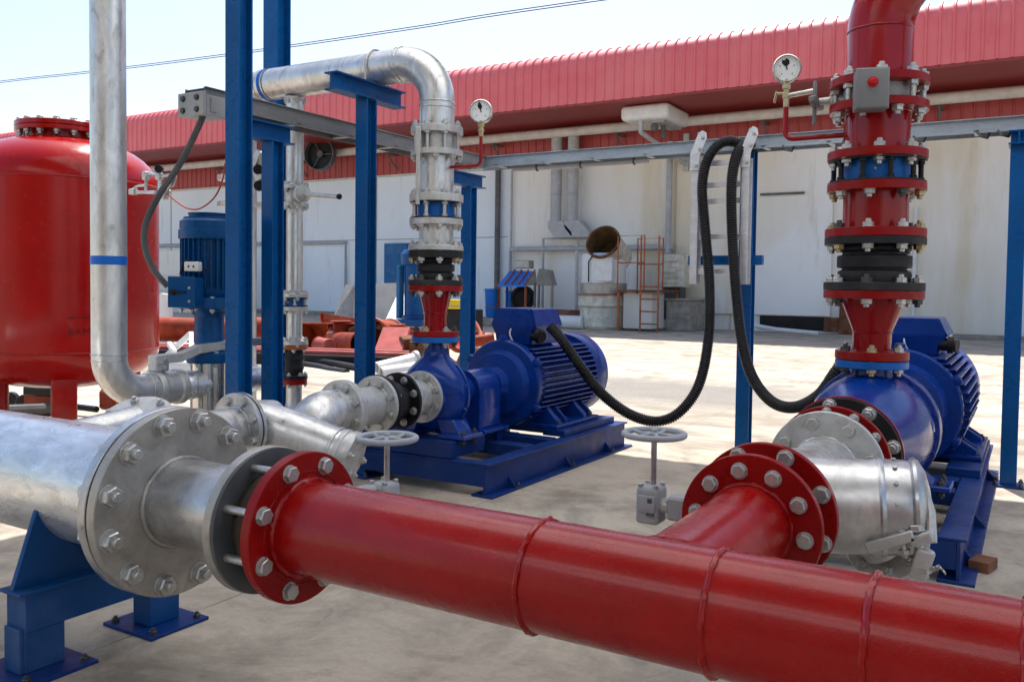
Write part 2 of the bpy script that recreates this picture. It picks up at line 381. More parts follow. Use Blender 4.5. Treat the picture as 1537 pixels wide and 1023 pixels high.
sc.render.engine = 'CYCLES'
try:
    sc.cycles.use_denoising = True; sc.cycles.max_bounces = 10; sc.cycles.diffuse_bounces = 5; sc.cycles.sample_clamp_indirect = 8
except Exception: pass

# ------------------------------------------------------------------ ground
mb = MB(); S = 300
vs = [mb.bm.verts.new(p) for p in ((-S, -S, 0), (S, -S, 0), (S, S, 0), (-S, S, 0))]; mb.face(vs)
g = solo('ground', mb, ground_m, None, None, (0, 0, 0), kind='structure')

# ------------------------------------------------------------------ warehouse
WY = 22.4; FY = 19.8
wh = thing('warehouse', 'long white warehouse with a bright red ribbed roof edge across the whole background', 'warehouse', (-14, WY, 0))
XL, XR_, XS = -66.0, 24.0, -13.75
mb = MB(); mb.bx((XS, WY, 0), (XR_, WY+20, 5.72), 0); part('wall', mb, white_wall, wh)
mb = MB(); mb.bx((XL, WY+.02, 0), (XS-.002, WY+20, 5.72), 0)
part('wall_panel', mb, blue_wall, wh, 'bluish white metal wall panel left of the dark downpipe')
mb = MB()
for x in [XS-5.2*i for i in range(1, 9)]: mb.bx((x-.015, WY-.005, .15), (x+.015, WY+.018, 4.62), .002)
for x in (-6.9, -3.4, 2.2): mb.bx((x-.012, WY-.014, 0), (x+.012, WY-.001, 4.62), .002)
mb.bx((XL, WY-.005, 2.55), (XS-.05, WY+.018, 2.575), .002)
part('wall_seam', mb, grey_pipe, wh)
def ribbed(mb, x0, x1, prof, step, hgt, nrm, duty=.28):
    # profile list of (y,z) swept along X, with raised ribs displaced along per-point normals
    xs = []; x = x0
    while x < x1:
        xs += [(x, 0), (x+step*(1-duty)*.98, 0), (x+step*(1-duty*.72), 1), (x+step*(1-duty*.28), 1)]; x += step
    cols = []
    for x, k in xs: cols.append([mb.bm.verts.new((x, y+n[0]*hgt*k, z+n[1]*hgt*k)) for (y, z), n in zip(prof, nrm)])
    for a, b in zip(cols, cols[1:]):
        for i in range(len(prof)-1): mb.face([a[i], b[i], b[i+1], a[i+1]])
pf = [(FY, 5.72), (FY, 6.1), (FY, 6.66)]; nm = [(-1, 0)]*3
for i in range(1, 9):
    a = i*PI/2*.93/8; pf.append((FY+.42-.42*math.cos(a), 6.66+.42*math.sin(a))); nm.append((-math.cos(a), math.sin(a)))
pf += [(FY+7, 7.6), (WY+20, 8.9)]; nm += [nm[-1]]*2
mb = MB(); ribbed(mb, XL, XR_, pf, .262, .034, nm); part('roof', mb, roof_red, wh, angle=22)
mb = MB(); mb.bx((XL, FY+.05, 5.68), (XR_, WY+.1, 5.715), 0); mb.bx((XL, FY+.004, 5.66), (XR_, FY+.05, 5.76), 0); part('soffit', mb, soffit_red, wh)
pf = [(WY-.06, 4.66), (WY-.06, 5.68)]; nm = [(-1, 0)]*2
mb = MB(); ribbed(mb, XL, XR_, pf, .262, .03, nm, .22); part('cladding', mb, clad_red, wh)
mb = MB(); mb.bx((XL, WY-.09, 4.61), (XR_, WY-.005, 4.66), .004); part('flashing', mb, white_pipe, wh)
mb = MB()                                                   # sliding door hung proud of the wall
a = at(1012, 484, Y=WY-.1); b = at(1252, 240, Y=WY-.1)
mb.bx((a.x, WY-.12, .42), (b.x, WY-.02, 4.6), .01); part('sliding_door', mb, white_wall, wh)
mb = MB()
a = at(1140, 503, Y=WY-.04); b = at(1236, 482, Y=WY-.04)
mb.bx((a.x, WY-.05, .06), (b.x, WY-.015, .40), .005); o = part('floor_opening', mb, black_paint, wh)
mb = MB(); mb.bx((b.x+.02, WY-.1, .05), (b.x+.95, WY-.015, .40), .005); part('opening_panel', mb, rusty, wh)
mb = MB(); a = at(1273, 503, Y=WY-.1); mb.bx((a.x-.2, WY-.22, 0), (a.x+.22, WY-.122, .75), .01); part('door_post_base', mb, rusty, wh)
mb = MB(); mb.bx((a.x+.5, WY-.3, 0), (XR_, WY-.03, .10), .01); part('plinth', mb, grime_conc, wh)
mb = MB(); mb.bx((-33, WY-.16, 0), (XS-.4, WY-.0, .13), .01); part('plinth', mb, grime_conc, wh)

def pipe_on_wall(name, pts, r, mat, label, n=14, group=None):
    p = [V(q) for q in pts]; return solo(name, MB().tube(p, r, n), mat, label, 'pipe', p[0], group)
# long pipe under the eave, with hangers
ep = thing('eave_pipe', 'long cream pipe running under the warehouse eave on small brackets', 'pipe', (-8, 21.8, 5.43))
mb = MB(); mb.tube([(-62, 21.8, 5.43), (20, 21.8, 5.43)], .13, 20); part('pipe', mb, white_pipe, ep)
for x in range(-58, 20, 4):
    mb = MB(); mb.bx((x-.04, 21.8, 5.24), (x+.04, WY-.1, 5.30), .004); mb.tube([(x, 21.75, 5.26), (x, WY-.1, 4.8)], .03, 8); part('bracket', mb, dark_pipe, ep)
# two ducts down the wall, each with a hood
for i, (px, lab) in enumerate(((836, 'left one of the two grey vertical ducts with hooded outlets on the white wall'), (861, 'right one of the two grey vertical ducts with hooded outlets on the white wall'))):
    t_ = at(px, 205, Y=22.0); b_ = at(px, 335, Y=22.0); x = t_.x
    dt = thing('wall_duct', lab, 'duct', (x, 22.0, b_.z), 'hooded ducts on the wall')
    part('pipe', MB().tube([(x, 22.0, 5.4), (x, 22.0, 2.95)], .16, 20), grey_pipe, dt)
    mb = MB(); mb.torus((x, 22, 4.3), Z_, .16, .018, 20, 6); mb.torus((x, 22, 3.7), Z_, .16, .018, 20, 6); part('joint_band', mb, grey_pipe, dt)
    mb = MB(); hd = 2.95
    mb.prism([(-.17, 0), (.30, 0), (.62, -.34), (.62, -.48), (.08, -.48), (-.17, -.2)], M.Translation((x, 22.16, hd)) @ M.Rotation(PI/2, 4, 'X'), .34, .01)
    part('hood', mb, grey_pipe, dt)
# rounded equipment boom on bracket under the eave
p1 = at(925, 165, Y=20.3); fd = thing('flat_duct', 'flat white rounded duct on an angled bracket under the eave', 'duct', (p1.x+.8, 20.9, 5.3))
xa, xb = p1.x+.1, at(1003, 160, Y=20.3).x
mb = MB(); mb.box(((xa+xb)/2, 21.1, 5.47), (xb-xa, 1.6, .38), None, .175, 6); part('duct', mb, white_steel, fd)
mb = MB(); mb.bx((xa+.75, 20.55, 5.22), (xb-.2, 21.8, 5.285), .01); part('lower_panel', mb, grey_light, fd)
mb = MB(); mb.bx((xa+.45, 20.45, 4.98), (xa+.55, 20.55, 5.3), .01); mb.tube([(xa+.5, 20.5, 5.0), (xa+1.1, WY-.1, 4.35)], .06, 10)
mb.bx((xa+1.0, WY-.2, 4.2), (xa+1.15, WY-.08, 5.2), .01); mb.bx((xa+1.4, WY-.25, 4.2), (xa+1.58, WY-.08, 5.2), .01); part('bracket', mb, grey_pipe, fd)
mb = MB(); mb.cyl((xa+.9, 21.0, 5.25), (xa+.9, 21.0, 4.9), .06, 12); part('spout', mb, dark_pipe, fd)
mb = MB(); mb.disc((xa+.8, 20.7, 5.12), (0, -1, 0), .09, .1, 16); part('end_cap', mb, dark_pipe, fd)
# downpipes and conduits
a = at(747, 250, Y=22.25); pipe_on_wall('downpipe', [(a.x, 22.28, 4.75), (a.x, 22.28, .12)], .085, dark_pipe, 'dark grey downpipe at the seam between bluish panel and white wall')
a = at(1006, 260, Y=22.2); pipe_on_wall('downpipe', [(a.x, 22.15, 5.0), (a.x, 22.15, .9)], .08, grey_pipe, 'grey downpipe beside the flat duct bracket, above the railed platform')
a = at(767, 262, Y=22.25); pipe_on_wall('conduit', [(a.x, 22.3, 4.55), (a.x, 22.3, .7)], .035, grey_pipe, 'thin grey conduit just right of the dark downpipe')
a = at(765, 374, Y=22.1); b = at(1010, 372, Y=22.1); pipe_on_wall('wall_pipe', [(a.x, 22.15, .4), (a.x, 22.15, a.z), (b.x, 22.15, a.z)], .075, grey_pipe, 'grey pipe running along the white wall behind the blue roofed stand and the cooling unit')
a = at(813, 358, Y=22.0); b = at(880, 356, Y=22.0); pipe_on_wall('conduit', [(a.x, 22.1, .3), (a.x, 22.1, a.z), (b.x, 22.1, a.z)], .04, grey_pipe, 'thin angled conduit rising behind the blue roofed stand')
a = at(863, 360, Y=22.0); pipe_on_wall('conduit', [(a.x, 22.14, a.z), (a.x, 22.14, .4)], .05, white_pipe, 'pale vertical conduit between the wall ducts and the ground')
a = at(225, 368, Y=22.3); b = at(518, 364, Y=22.3); pipe_on_wall('wall_pipe', [(a.x-3, 22.33, b.z), (b.x, 22.33, b.z), (b.x, 22.33, .9)], .05, grey_pipe, 'thin grey pipe along the bluish wall turning down behind the white bin')
a = at(1375, 312, Y=22.3); pipe_on_wall('wall_pipe', [(a.x, 22.3, a.z), (a.x, 22.3, .15)], .045, white_steel, 'short white pipe on the stained wall behind the red riser')
a = at(1141, 292, Y=22.2); b = at(1207, 291, Y=22.2); pipe_on_wall('wall_bar', [(a.x, 22.22, a.z), (b.x, 22.22, a.z)], .03, dark_pipe, 'short dark horizontal bar on the white sliding door')
# wall fan
c = at(483, 232, Y=21.3); fn = thing('wall_fan', 'round black ventilator fan hung on the red cladding', 'fan', c)
mb = MB(); mb.lathe([(.50, 0), (.54, .0), (.54, .22), (.50, .22)], c, (0.25, -1, 0), 36, closed=True); part('frame', mb, dark_grey, fn)
mb = MB(); mb.disc(c, (0.25, -1, 0), .51, .02, 36); part('backing', mb, black_paint, fn)
mb = MB(); fm = frame(c+V((.04, -.1, 0)), (0.25, -1, 0)); mb.disc(c+V((.03, -.06, 0)), (.25, -1, 0), .11, .1, 20)
for k in range(3):
    an = k*2*PI/3+.5; q = fm @ V((.5*math.cos(an), .5*math.sin(an), 0)); mb.tube([fm @ V((0, 0, 0)), q], .02, 6)
part('blade', mb, dark_grey, fn)
# blue wall panel
a = at(579, 427, Y=22.3); b = at(612, 365, Y=22.3); mb = MB(); mb.bx((a.x, 22.2, a.z), (b.x, 22.39, b.z), .01)
solo('wall_hatch', mb, panel_blue, 'blue rectangular panel on the bluish wall left of the galvanized riser', 'panel', (a.x, 22.3, a.z))

# cooling unit with big duct mouth
cu = V((-9.6, 20.3, 0)); ct = thing('cooling_unit', 'dirty white cylindrical cooling unit with a huge open bent duct on top', 'cooling unit', cu)
px2m = 21.4/FPX
mb = MB(); mb.lathe([(0, 0), (.54, 0), (.60, .08), (.60, .52), (.56, .58), (0, .58)], cu+V((0, 0, .0)), Z_, 40); part('base', mb, grimy_white, ct)
mb = MB(); mb.lathe([(.5, .57), (.64, .59), (.65, .62), (.63, .66), (.63, .84), (.66, .86), (.66, .90), (.5, .92)], cu, Z_, 40); part('ring', mb, grimy_white, ct)
mb = MB(); mb.torus(cu+V((0, 0, .885)), Z_, .655, .018, 40, 6); part('rim', mb, orange, ct)
mb = MB(); mb.lathe([(.5, .915), (.60, .92), (.60, 1.17), (.54, 1.2)], cu, Z_, 40); part('band', mb, plate_grey, ct)
mb = MB(); mb.lathe([(.57, 1.18), (.57, 1.90), (.5, 1.94), (0, 1.94)], cu, Z_, 40); part('drum', mb, white_steel, ct)
mb = MB(); mb.bx(cu+V((.02, -.585, 1.22)), cu+V((.50, -.40, 1.82)), .02); part('access_panel', mb, white_steel, ct)
mo = at(905, 363, Y=19.80); md = V((.02, -.90, .42)).normalized(); q = mo
mb = MB(); mb.lathe([(.43, 0), (.43, -.95), (.30, -1.05), (0, -1.05)], q, md, 40); mb.cyl((cu.x+.10, 20.36, 1.9), (cu.x+.10, 20.36, mo.z-.56), .45, 40); o = part('duct_elbow', mb, grimy_white, ct)
mb = MB(); mb.lathe([(.435, 0), (.455, .0), (.455, .05), (.40, .05), (.39, -.7), (0, -.75)], q-md*.03, md, 36); part('duct_mouth', mb, duct_in, o)
mb = MB(); mb.torus(q+md*.02, md, .43, .016, 36, 6); part('duct_rim', mb, rusty, o)
mb = MB(); mb.tube([cu+V((-.06, -.60, 1.98)), cu+V((-.03, -.60, 1.86)), cu+V((-.14, -.60, 1.72)), cu+V((-.14, -.60, 1.2))], .018, 6); part('cable', mb, black_paint, ct)
# platform with orange rails
pl = V((-8.42, 20.3, 0)); pt_ = thing('railed_platform', 'rusty orange railed service platform beside the cooling unit', 'platform', pl)
fl = 1.02
mb = MB(); mb.bx(pl+V((-.50, -.7, fl-.06)), pl+V((.68, .6, fl)), .01); part('deck', mb, rusty, pt_)
for (x0, x1, yy) in ((-.48, .22, -.68), (-.48, .22, .55)):
    mb = MB(); mb.tube([pl+V((x0, yy, fl)), pl+V((x0, yy, fl+1.32)), pl+V((x1, yy, fl+1.32)), pl+V((x1, yy, fl))], .02, 8); mb.tube([pl+V((x0, yy, fl+.66)), pl+V((x1, yy, fl+.66))], .016, 8); part('railing', mb, orange, pt_)
for x in (.16, .62):
    mb = MB(); mb.tube([pl+V((x, -.74, 0)), pl+V((x, -.74, fl+1.3))], .024, 8); part('ladder_rail', mb, orange, pt_)
for k in range(4):
    mb = MB(); mb.tube([pl+V((.16, -.74, .2+.3*k)), pl+V((.62, -.74, .2+.3*k))], .018, 6); part('rung', mb, orange, pt_)
for x, y in ((-.46, -.65), (-.46, .5), (.62, .5)):
    mb = MB(); mb.tube([pl+V((x, y, 0)), pl+V((x, y, fl-.06))], .035, 8); part('leg', mb, orange, pt_)
cb = MB(); cb.bx(pl+V((-.42, -.45, .06)), pl+V((.35, .35, fl-.08)), .015)
solo('cabinet', cb, dirty_white, 'stained cream cabinet standing under the orange railed platform', 'cabinet', pl+V((0, 0, .1)))
a = pl+V((.42, .3, 0)); mb = MB(); mb.bx(a, a+V((.62, 1.2, .76)), .02); mb.bx(a+V((-.03, -.03, .76)), a+V((.65, 1.2, .82)), .01)
solo('concrete_tank', mb, grime_conc, 'grimy concrete box against the wall right of the orange platform', 'concrete box', a)
a = pl+V((-.10, 1.0, 0)); mb = MB(); mb.bx(a+V((0, 0, 1.1)), a+V((.70, .6, 1.95)), .02)
for k in range(5): mb.bx(a+V((.1, -.03, 1.2+.14*k)), a+V((.55, 0, 1.25+.14*k)), .004)
solo('condenser', mb, grimy_white, 'white louvred box fixed to the wall behind the orange railing', 'condenser', a+V((0, 0, 1.1)))
a = at(1000, 372, Y=21.8); mb = MB(); mb.bx(a+V((-.1, 0, -1.9)), a+V((.42, .4, -1.0)), .01); solo('wall_box', mb, dark_pipe, 'dark recess box on the wall behind the platform ladder', 'box', a+V((0, 0, -1.9)))
# blue roofed stand
s0 = at(772, 482, Y=20.0); s0.z = 0; st = thing('roofed_stand', 'small stand with a slanted blue sheet roof by the wall', 'stand', s0)
a = at(748, 428, Y=19.7); b = at(788, 428, Y=19.7); c1 = at(803, 407, Y=20.4); d1 = at(765, 406, Y=20.4)
mb = MB(); th = V((0, .0, -.04))
vsA = [mb.bm.verts.new(p) for p in (a, b, c1, d1)]; vsB = [mb.bm.verts.new(p+th) for p in (a, b, c1, d1)]
mb.face(vsA); mb.face(vsB[::-1])
for i in range(4): mb.face([vsA[i], vsA[(i+1) % 4], vsB[(i+1) % 4], vsB[i]])
rf = part('roof', mb, sheet_blue, st)
for k in (.22, .48, .74, 1.0):
    mb = MB(); p = a.lerp(b, k); q = d1.lerp(c1, k); mb.tube([p+V((0, 0, .03)), q+V((0, 0, .03))], .022, 6); part('roof_batten', mb, orange, rf)
e1 = at(818, 427, Y=20.7)
mb = MB(); va = [mb.bm.verts.new(p) for p in (b, at(805, 428, Y=20.4), c1)]; mb.face(va); vb = [mb.bm.verts.new(p+V((0, .04, 0))) for p in (b, at(805, 428, Y=20.4), c1)]; mb.face(vb[::-1]); part('gable', mb, plate_grey, st)
for px, mt in ((749, orange), (789, orange), (803, dark_pipe), (761, post_blue)):
    p = at(px, 430, Y=20.1); mb = MB(); mb.tube([(p.x, 20.1, 0), (p.x, 20.1, p.z+.1)], .035, 8); part('post', mb, mt, st)
mb = MB(); p = at(762, 462, Y=20.1); q = at(803, 462, Y=20.1); mb.tube([p, q], .025, 6); part('rail', mb, orange, st)
p = at(783, 400, Y=20.5); mb = MB(); mb.box(p+V((.1, 0, .06)), (.42, .3, .22), None, .02); part('cap_box', mb, plate_grey, st)
p = at(808, 428, Y=21.2); q = at(824, 405, Y=21.2); mb = MB(); mb.prism([(0, 0), (.55, 0), (.42, .42), (.12, .46)], M.Translation((p.x, 21.3, p.z)) @ M.Rotation(PI/2, 4, 'X'), .3, .01)
mb.tube([(p.x+.08, 21.1, 0), (p.x+.08, 21.1, p.z)], .04, 8); mb.tube([(p.x+.5, 21.1, 0), (p.x+.5, 21.1, p.z)], .04, 8)
solo('chute', mb, plate_grey, 'grey metal chute on thin legs right of the blue roofed stand', 'chute', (p.x, 21.2, 0))
def barrel(px, py, yb, r, h, z0, label, taper=.85):
    p = at(px, py, Y=yb); o = V((p.x, yb, z0)); t = thing('barrel', label, 'barrel', o, 'blue plastic barrels')
    part('body', MB().lathe([(0, 0), (r*taper*.8, 0), (r*taper, .06), (r, h*.9), (r*1.08, h*.92), (r*1.08, h), (0, h)], o, Z_, 24), barrel_blue, t)
    mb = MB(); mb.torus(o+V((0, 0, h*.35)), Z_, r*.93, .015, 24, 6); part('strap', mb, orange, t)
barrel(737, 460, 19.9, .17, .78, .22, 'blue plastic hopper barrel at the left of the roofed stand')
barrel(772, 462, 20.8, .24, .95, .0, 'blue tub under the slanted blue roof')
p = at(785, 458, Y=20.6); mb = MB(); mb.torus(V((p.x, 20.6, .75)), (.5, -1, 0), .28, .07, 24, 8); mb.disc(V((p.x, 20.6, .75)), (.5, -1, 0), .22, .1, 20); mb.bx((p.x-.2, 20.5, 0), (p.x+.2, 20.8, .48), .02); solo('blower', mb, black_rubber, 'black wheel shaped blower under the roofed stand', 'blower', (p.x, 20.6, .5))
p = at(742, 478, Y=20.0); mb = MB(); mb.bx((p.x-.8, 19.6, 0), (p.x+.6, 20.6, .2), .02); solo('concrete_pad', mb, grime_conc, 'low concrete pad under the blue hopper barrel', 'pad', (p.x, 20, 0))
p = at(845, 468, Y=20.4); q = at(870, 462, Y=20.4); pipe_on_wall('rusty_pipe', [(p.x-.5, 20.4, .32), (p.x+.9, 20.4, .32)], .15, rusty, 'rusty short pipe lying left of the cooling unit')
p = at(852, 478, Y=19.8); pipe_on_wall('white_pipe', [(p.x-.4, 19.8, .17), (p.x+.45, 19.8, .17)], .17, white_steel, 'fat white pipe lying on the ground left of the cooling unit')
mb = MB(); mb.tube([at(1120, 486, Y=21.6), at(1165, 494, Y=21.5), at(1228, 500, Y=21.5)], .05, 10); solo('floor_pipe', mb, white_steel, 'white pipe lying at the foot of the wall below the sliding door', 'pipe', at(1165, 497, Y=21.5))

# overhead lines
for dz, lab in ((0, 'upper of the two overhead power lines crossing the sky'), (-.13, 'lower of the two overhead power lines crossing the sky')):
    a, b = at(0, 122, Y=40), at(875, 1, Y=40); d = (b-a); pts = [a-d*.5+V((0, 0, dz))]+[a.lerp(b, t)+V((0, 0, dz-.9*math.sin(PI*min(1, max(0, t)))*.3)) for t in (0, .2, .4, .6, .8, 1)]+[b+d*.8+V((0, 0, dz))]
    solo('power_line', MB().tube(spline(pts, 6), .03, 6), dark_grey, lab, 'power line', pts[0], 'overhead power lines')

# canopy above (out of frame) that shades the pumps
cn = thing('canopy', 'unseen ribbed canopy roof shading the pump station, translucent strips added for light', 'canopy', (1.5, 1, 4.6))
cz = lambda y: 4.75-(y+6.5)*.0095
yy = [-6.5, -4.9, -1.9, 1.8, 4.9, 7.15]
for i, (y0, y1) in enumerate(zip(yy, yy[1:])):
    mb = MB(); ribbed(mb, -4.6, 3.4, [(y0, cz(y0)), (y1+.02, cz(y1))], .25, .03, [(0, 1)]*2); part('fill_light_sheet' if i % 2 else 'roof_sheet', mb, canopy_m if i % 2 else grey_light, cn)  # every other sheet translucent, added for fill light and streaks in reflections
for y in (-6.2, -2.8, .6, 3.3, 6.9):
    mb = MB(); mb.ibeam((-4.55, y, 4.52), (3.35, y, 4.52), .1, .16, .01, (0, 0, 1)); part('beam', mb, post_blue, cn)
ph = thing('reflection_wall', 'plain grey unseen wall block added behind the camera to darken reflections', 'light blocker', (0, -7, 0))  # made-up wall out of view, added to darken what the pipes reflect
mb = MB(); mb.bx((-6.5, -10.5, 0), (6.0, -6.6, 4.7), .02); part('wall', mb, grime_conc, ph)
mb = MB(); mb.bx((-1.0, -6.66, 0), (.9, -6.602, 2.4), .01); part('door', mb, post_blue, ph)  # door only dresses the added wall
mb = MB(); mb.bx((-6.7, -10.7, 4.702), (6.2, -6.55, 4.80), .01); part('roof', mb, grey_light, ph)
#SPLIT#
# ------------------------------------------------------------------ main header
HY, HZ = 1.5, .475
rh = thing('red_header_pipe', 'thick glossy red header pipe crossing the foreground with a short red branch', 'pipe', (-.6, HY, HZ-.11))
part('pipe', MB().lathe([(.095, 0), (.110, 0), (.110, 3.9), (.095, 3.9)], (-1.475, HY, HZ), X_, 64), red_main, rh)
def weld(root, o, ax, R, r, mat, n=64, name='weld_bead', wob=.28):
    mb = MB(); mb.torus(o, ax, R, r, n, 8)
    for v in mb.bm.verts:
        v.co += V((random.uniform(-1, 1), random.uniform(-1, 1), random.uniform(-1, 1)))*r*wob
    return part(name, mb, mat, root, angle=60)
for x in (-.832, -.468, -.212, .003, .5): weld(rh, (x, HY, HZ), X_, .1095, .0066, red_main)
RF = .178
o = part('flange', MB().ring((-1.503, HY, HZ), X_, .09, RF, .028, 64, .002), red_flange, rh)
weld(rh, (-1.474, HY, HZ), X_, .111, .009, red_main)
weld(rh, (-1.4755, HY, HZ), X_, .132, .0025, red_flange)
bolts(rh, (-1.475, HY, HZ), X_, .148, 8, .0195, .117, PI/8)
XR, RZ = -.585, .465; BZ = .477
part('branch_pipe', MB().lathe([(.085, 0), (.099, 0), (.099, .59), (.085, .59)], (XR, HY+.0, BZ), Y_, 56), red_main, rh)
mb = MB()                                                       # saddle weld where branch meets header
pts = []
for i in range(49):
    a = 2*PI*i/48; x = .1005*math.cos(a); z = .1005*math.sin(a)+(BZ-HZ); zz = min(.1095, max(-.1095, z))
    pts.append((XR+x, HY+math.sqrt(max(0, .1105**2-zz*zz)), HZ+z))
mb.tube(pts, .006, 8, caps=False); part('saddle_weld', mb, red_main, rh)
b_fl = part('branch_flange', MB().ring((XR, 2.085, BZ), Y_, .085, .173, .025, 64), red_flange, rh)
weld(rh, (XR, 2.084, BZ), Y_, .101, .007, red_main)
bolts(rh, (XR, 2.085, BZ), -Y_, .134, 10, .0190, .15, .2)

# galvanized header
gh = thing('galvanized_header_pipe', 'large galvanized header pipe on the blue saddle support at the left edge', 'pipe', (-2.6, HY, HZ-.165))
part('pipe', MB().lathe([(.15, 0), (.166, 0), (.166, 3.6), (.15, 3.6)], (-1.99-3.6, HY, HZ), X_, 72), galv_white, gh)
part('flange', MB().ring((-1.995, HY, HZ), X_, .15, .246, .03, 80, .002), galv, gh)
weld(gh, (-1.996, HY, HZ), X_, .167, .008, galv_white)
LX, LZ = -2.76, .47
part('branch_pipe', MB().lathe([(.07, 0), (.084, 0), (.084, .92), (.07, .92)], (LX, HY, LZ), Y_, 48), galv_v, gh)
part('branch_flange', MB().ring((LX, 2.405, LZ), Y_, .07, .140, .02, 56), galv, gh)
weld(gh, (LX, 2.404, LZ), Y_, .085, .006, galv)
bolts(gh, (LX, 2.405, LZ), -Y_, .113, 8, .018, .042, PI/8)
# reducing blind plate spool
rs = thing('reducing_flange_spool', 'wide galvanized reducing flange ringed with big bolts', 'pipe fitting', (-1.8, HY, HZ-.246))
part('blind_flange', MB().lathe([(0, 0), (.244, 0), (.246, .002), (.246, .029), (.244, .031), (0, .031)], (-1.958, HY, HZ), X_, 96), plate_grey, rs)
part('gasket', MB().ring((-1.964, HY, HZ), X_, .15, .236, .0062, 72, .0004), black_rubber, rs)
part('stub_pipe', MB().lathe([(.10, 0), (.113, 0), (.113, .305), (.10, .305)], (-1.928, HY, HZ), X_, 64), galv, rs)
weld(rs, (-1.926, HY, HZ), X_, .115, .008, plate_grey, wob=.10)
part('flange', MB().ring((-1.628, HY, HZ), X_, .09, .178, .026, 72), plate_grey, rs)
weld(rs, (-1.63, HY, HZ), X_, .114, .007, galv)
part('gasket', MB().ring((-1.6018, HY, HZ), X_, .09, .176, .010, 64, .001), dark_grey, rs)  # dark ring that gives this flange face its dark tone
bolts(rs, (-1.927, HY, HZ), X_, .213, 12, .0265, .068, PI/12, 'nut')
# butterfly valve in the left gap
def handwheel_valve(name, label, o, ax, thick, rbody, side, gb, gz, wheel_z, grp=None):
    t = thing(name, label, 'valve', V(o)-Z_*rbody, grp); ax = V(ax); side = V(side)
    part('body', MB().lathe([(.08, 0), (rbody*.78, 0), (rbody*.82, thick*.2), (rbody*.82, thick*.8), (rbody*.78, thick), (.08, thick)], o, ax, 56, closed=True), dark_gasket, t)
    part('seat_ring', MB().lathe([(.08, 0), (rbody, 0), (rbody, thick), (.08, thick)], V(o)+ax*thick*.38, ax, 56, closed=True) if False else MB().torus(V(o)+ax*thick*.5, ax, rbody*.8, thick*.22, 56, 8), dark_gasket, t)
    c = V(o)+ax*thick*.5; g = c+side*gb; g.z = gz
    part('neck', MB().cyl(c+side*rbody*.6, g, .021, 20), cast_grey, t)
    mb = MB(); mb.box(c+side*(gb-.078), (.05, .062, .062), None, .006); part('mounting_pad', mb, grey_light, t)
    bolts(t, c+side*(gb-.058), side, .028, 4, .010, .03, PI/4)
    gb_ = MB(); gb_.box(g, (.066, .070, .10), None, .012, 3); gb_.box(g+V((0, -.036, .006)), (.05, .012, .045), None, .004, 2); gear = part('gearbox', gb_, grey_light, t)
    for dx in (-.022, .022):
        for dy in (-.024, .024): bolts(t, g+V((dx, dy, .050)), Z_, 0.0, 1, .0075, .02)
    mb = MB(); mb.box(g+V((.012, -.0435, .018)), (.012, .004, .012), None, .001); mb.box(g+V((.014, -.0435, -.018)), (.022, .006, .007), None, .001); part('indicator', mb, dark_grey, gear)
    w = V((g.x, g.y+.012, wheel_z))
    part('stem', MB().cyl(V((w.x, w.y, g.z+.045)), w+Z_*.004, .0078, 16), galv, t)
    mb = MB(); mb.lathe([(.080+.0085*math.cos(2*PI*i/10), .0085*math.sin(2*PI*i/10)*1.0) for i in range(10)], w, Z_, 56, closed=True); wh_ = part('handwheel', mb, wheel_grey, t)
    mb = MB(); mb.disc(w-Z_*.010, Z_, .017, .016, 24, .003); mb.disc(w+Z_*.004, Z_, .009, .010, 6, .002); part('hub', mb, wheel_grey, wh_)
    for k in range(5):
        a = k*2*PI/5+.3; q = w+V((math.cos(a), math.sin(a), 0))*.078; d = V((math.cos(a), math.sin(a), 0))
        mb = MB(); mb.tube([w+d*.012, w+d*.045-Z_*.004, q], [.0065, .0055, .006], 8); part('spoke', mb, wheel_grey, wh_)
    return t
handwheel_valve('butterfly_valve', 'butterfly valve between grey and red flange with a grey handwheel behind the red header pipe', (-1.5915, HY, HZ), X_, .088, .158, Y_, .37, HZ-.02, at(563, 655, Y=1.88).z, 'handwheel butterfly valves')
handwheel_valve('butterfly_valve', 'butterfly valve in the bolted red flange pair with grey gearbox and handwheel left of it', (XR, 2.11, BZ), Y_, .10, .140, -X_, .285, .476, at(988, 653, Y=2.16).z, 'handwheel butterfly valves')

# saddle support
sp = thing('pipe_support', 'blue painted steel saddle support standing under the large galvanized header pipe', 'pipe support', (-2.31, 1.53, 0))
fyz = lambda x: M(((0, 0, 1, x), (1, 0, 0, 0), (0, 1, 0, 0), (0, 0, 0, 1)))         # local xy -> world yz, extruded along +X
mb = MB(); prof = [(1.272, .228), (1.338, .43), (1.36, .432)]
for i in range(13):
    a = math.radians(205+i*(335-205)/12)
    prof.append((HY+.167*math.cos(a), HZ+.167*math.sin(a)))
prof += [(1.66, .432), (1.68, .43), (1.765, .228)]
mb.prism(prof[:3]+prof[3:16]+prof[16:], fyz(-2.325), .018, .001); part('saddle_plate', mb, post_blue_dusty, sp)
mb = MB(); mb.bx((-2.36, 1.265, .222), (-2.262, 1.79, .230), .001); mb.bx((-2.36, 1.285, .12), (-2.27, 1.765, .2215), .002); part('cross_beam', mb, post_blue_dusty, sp)
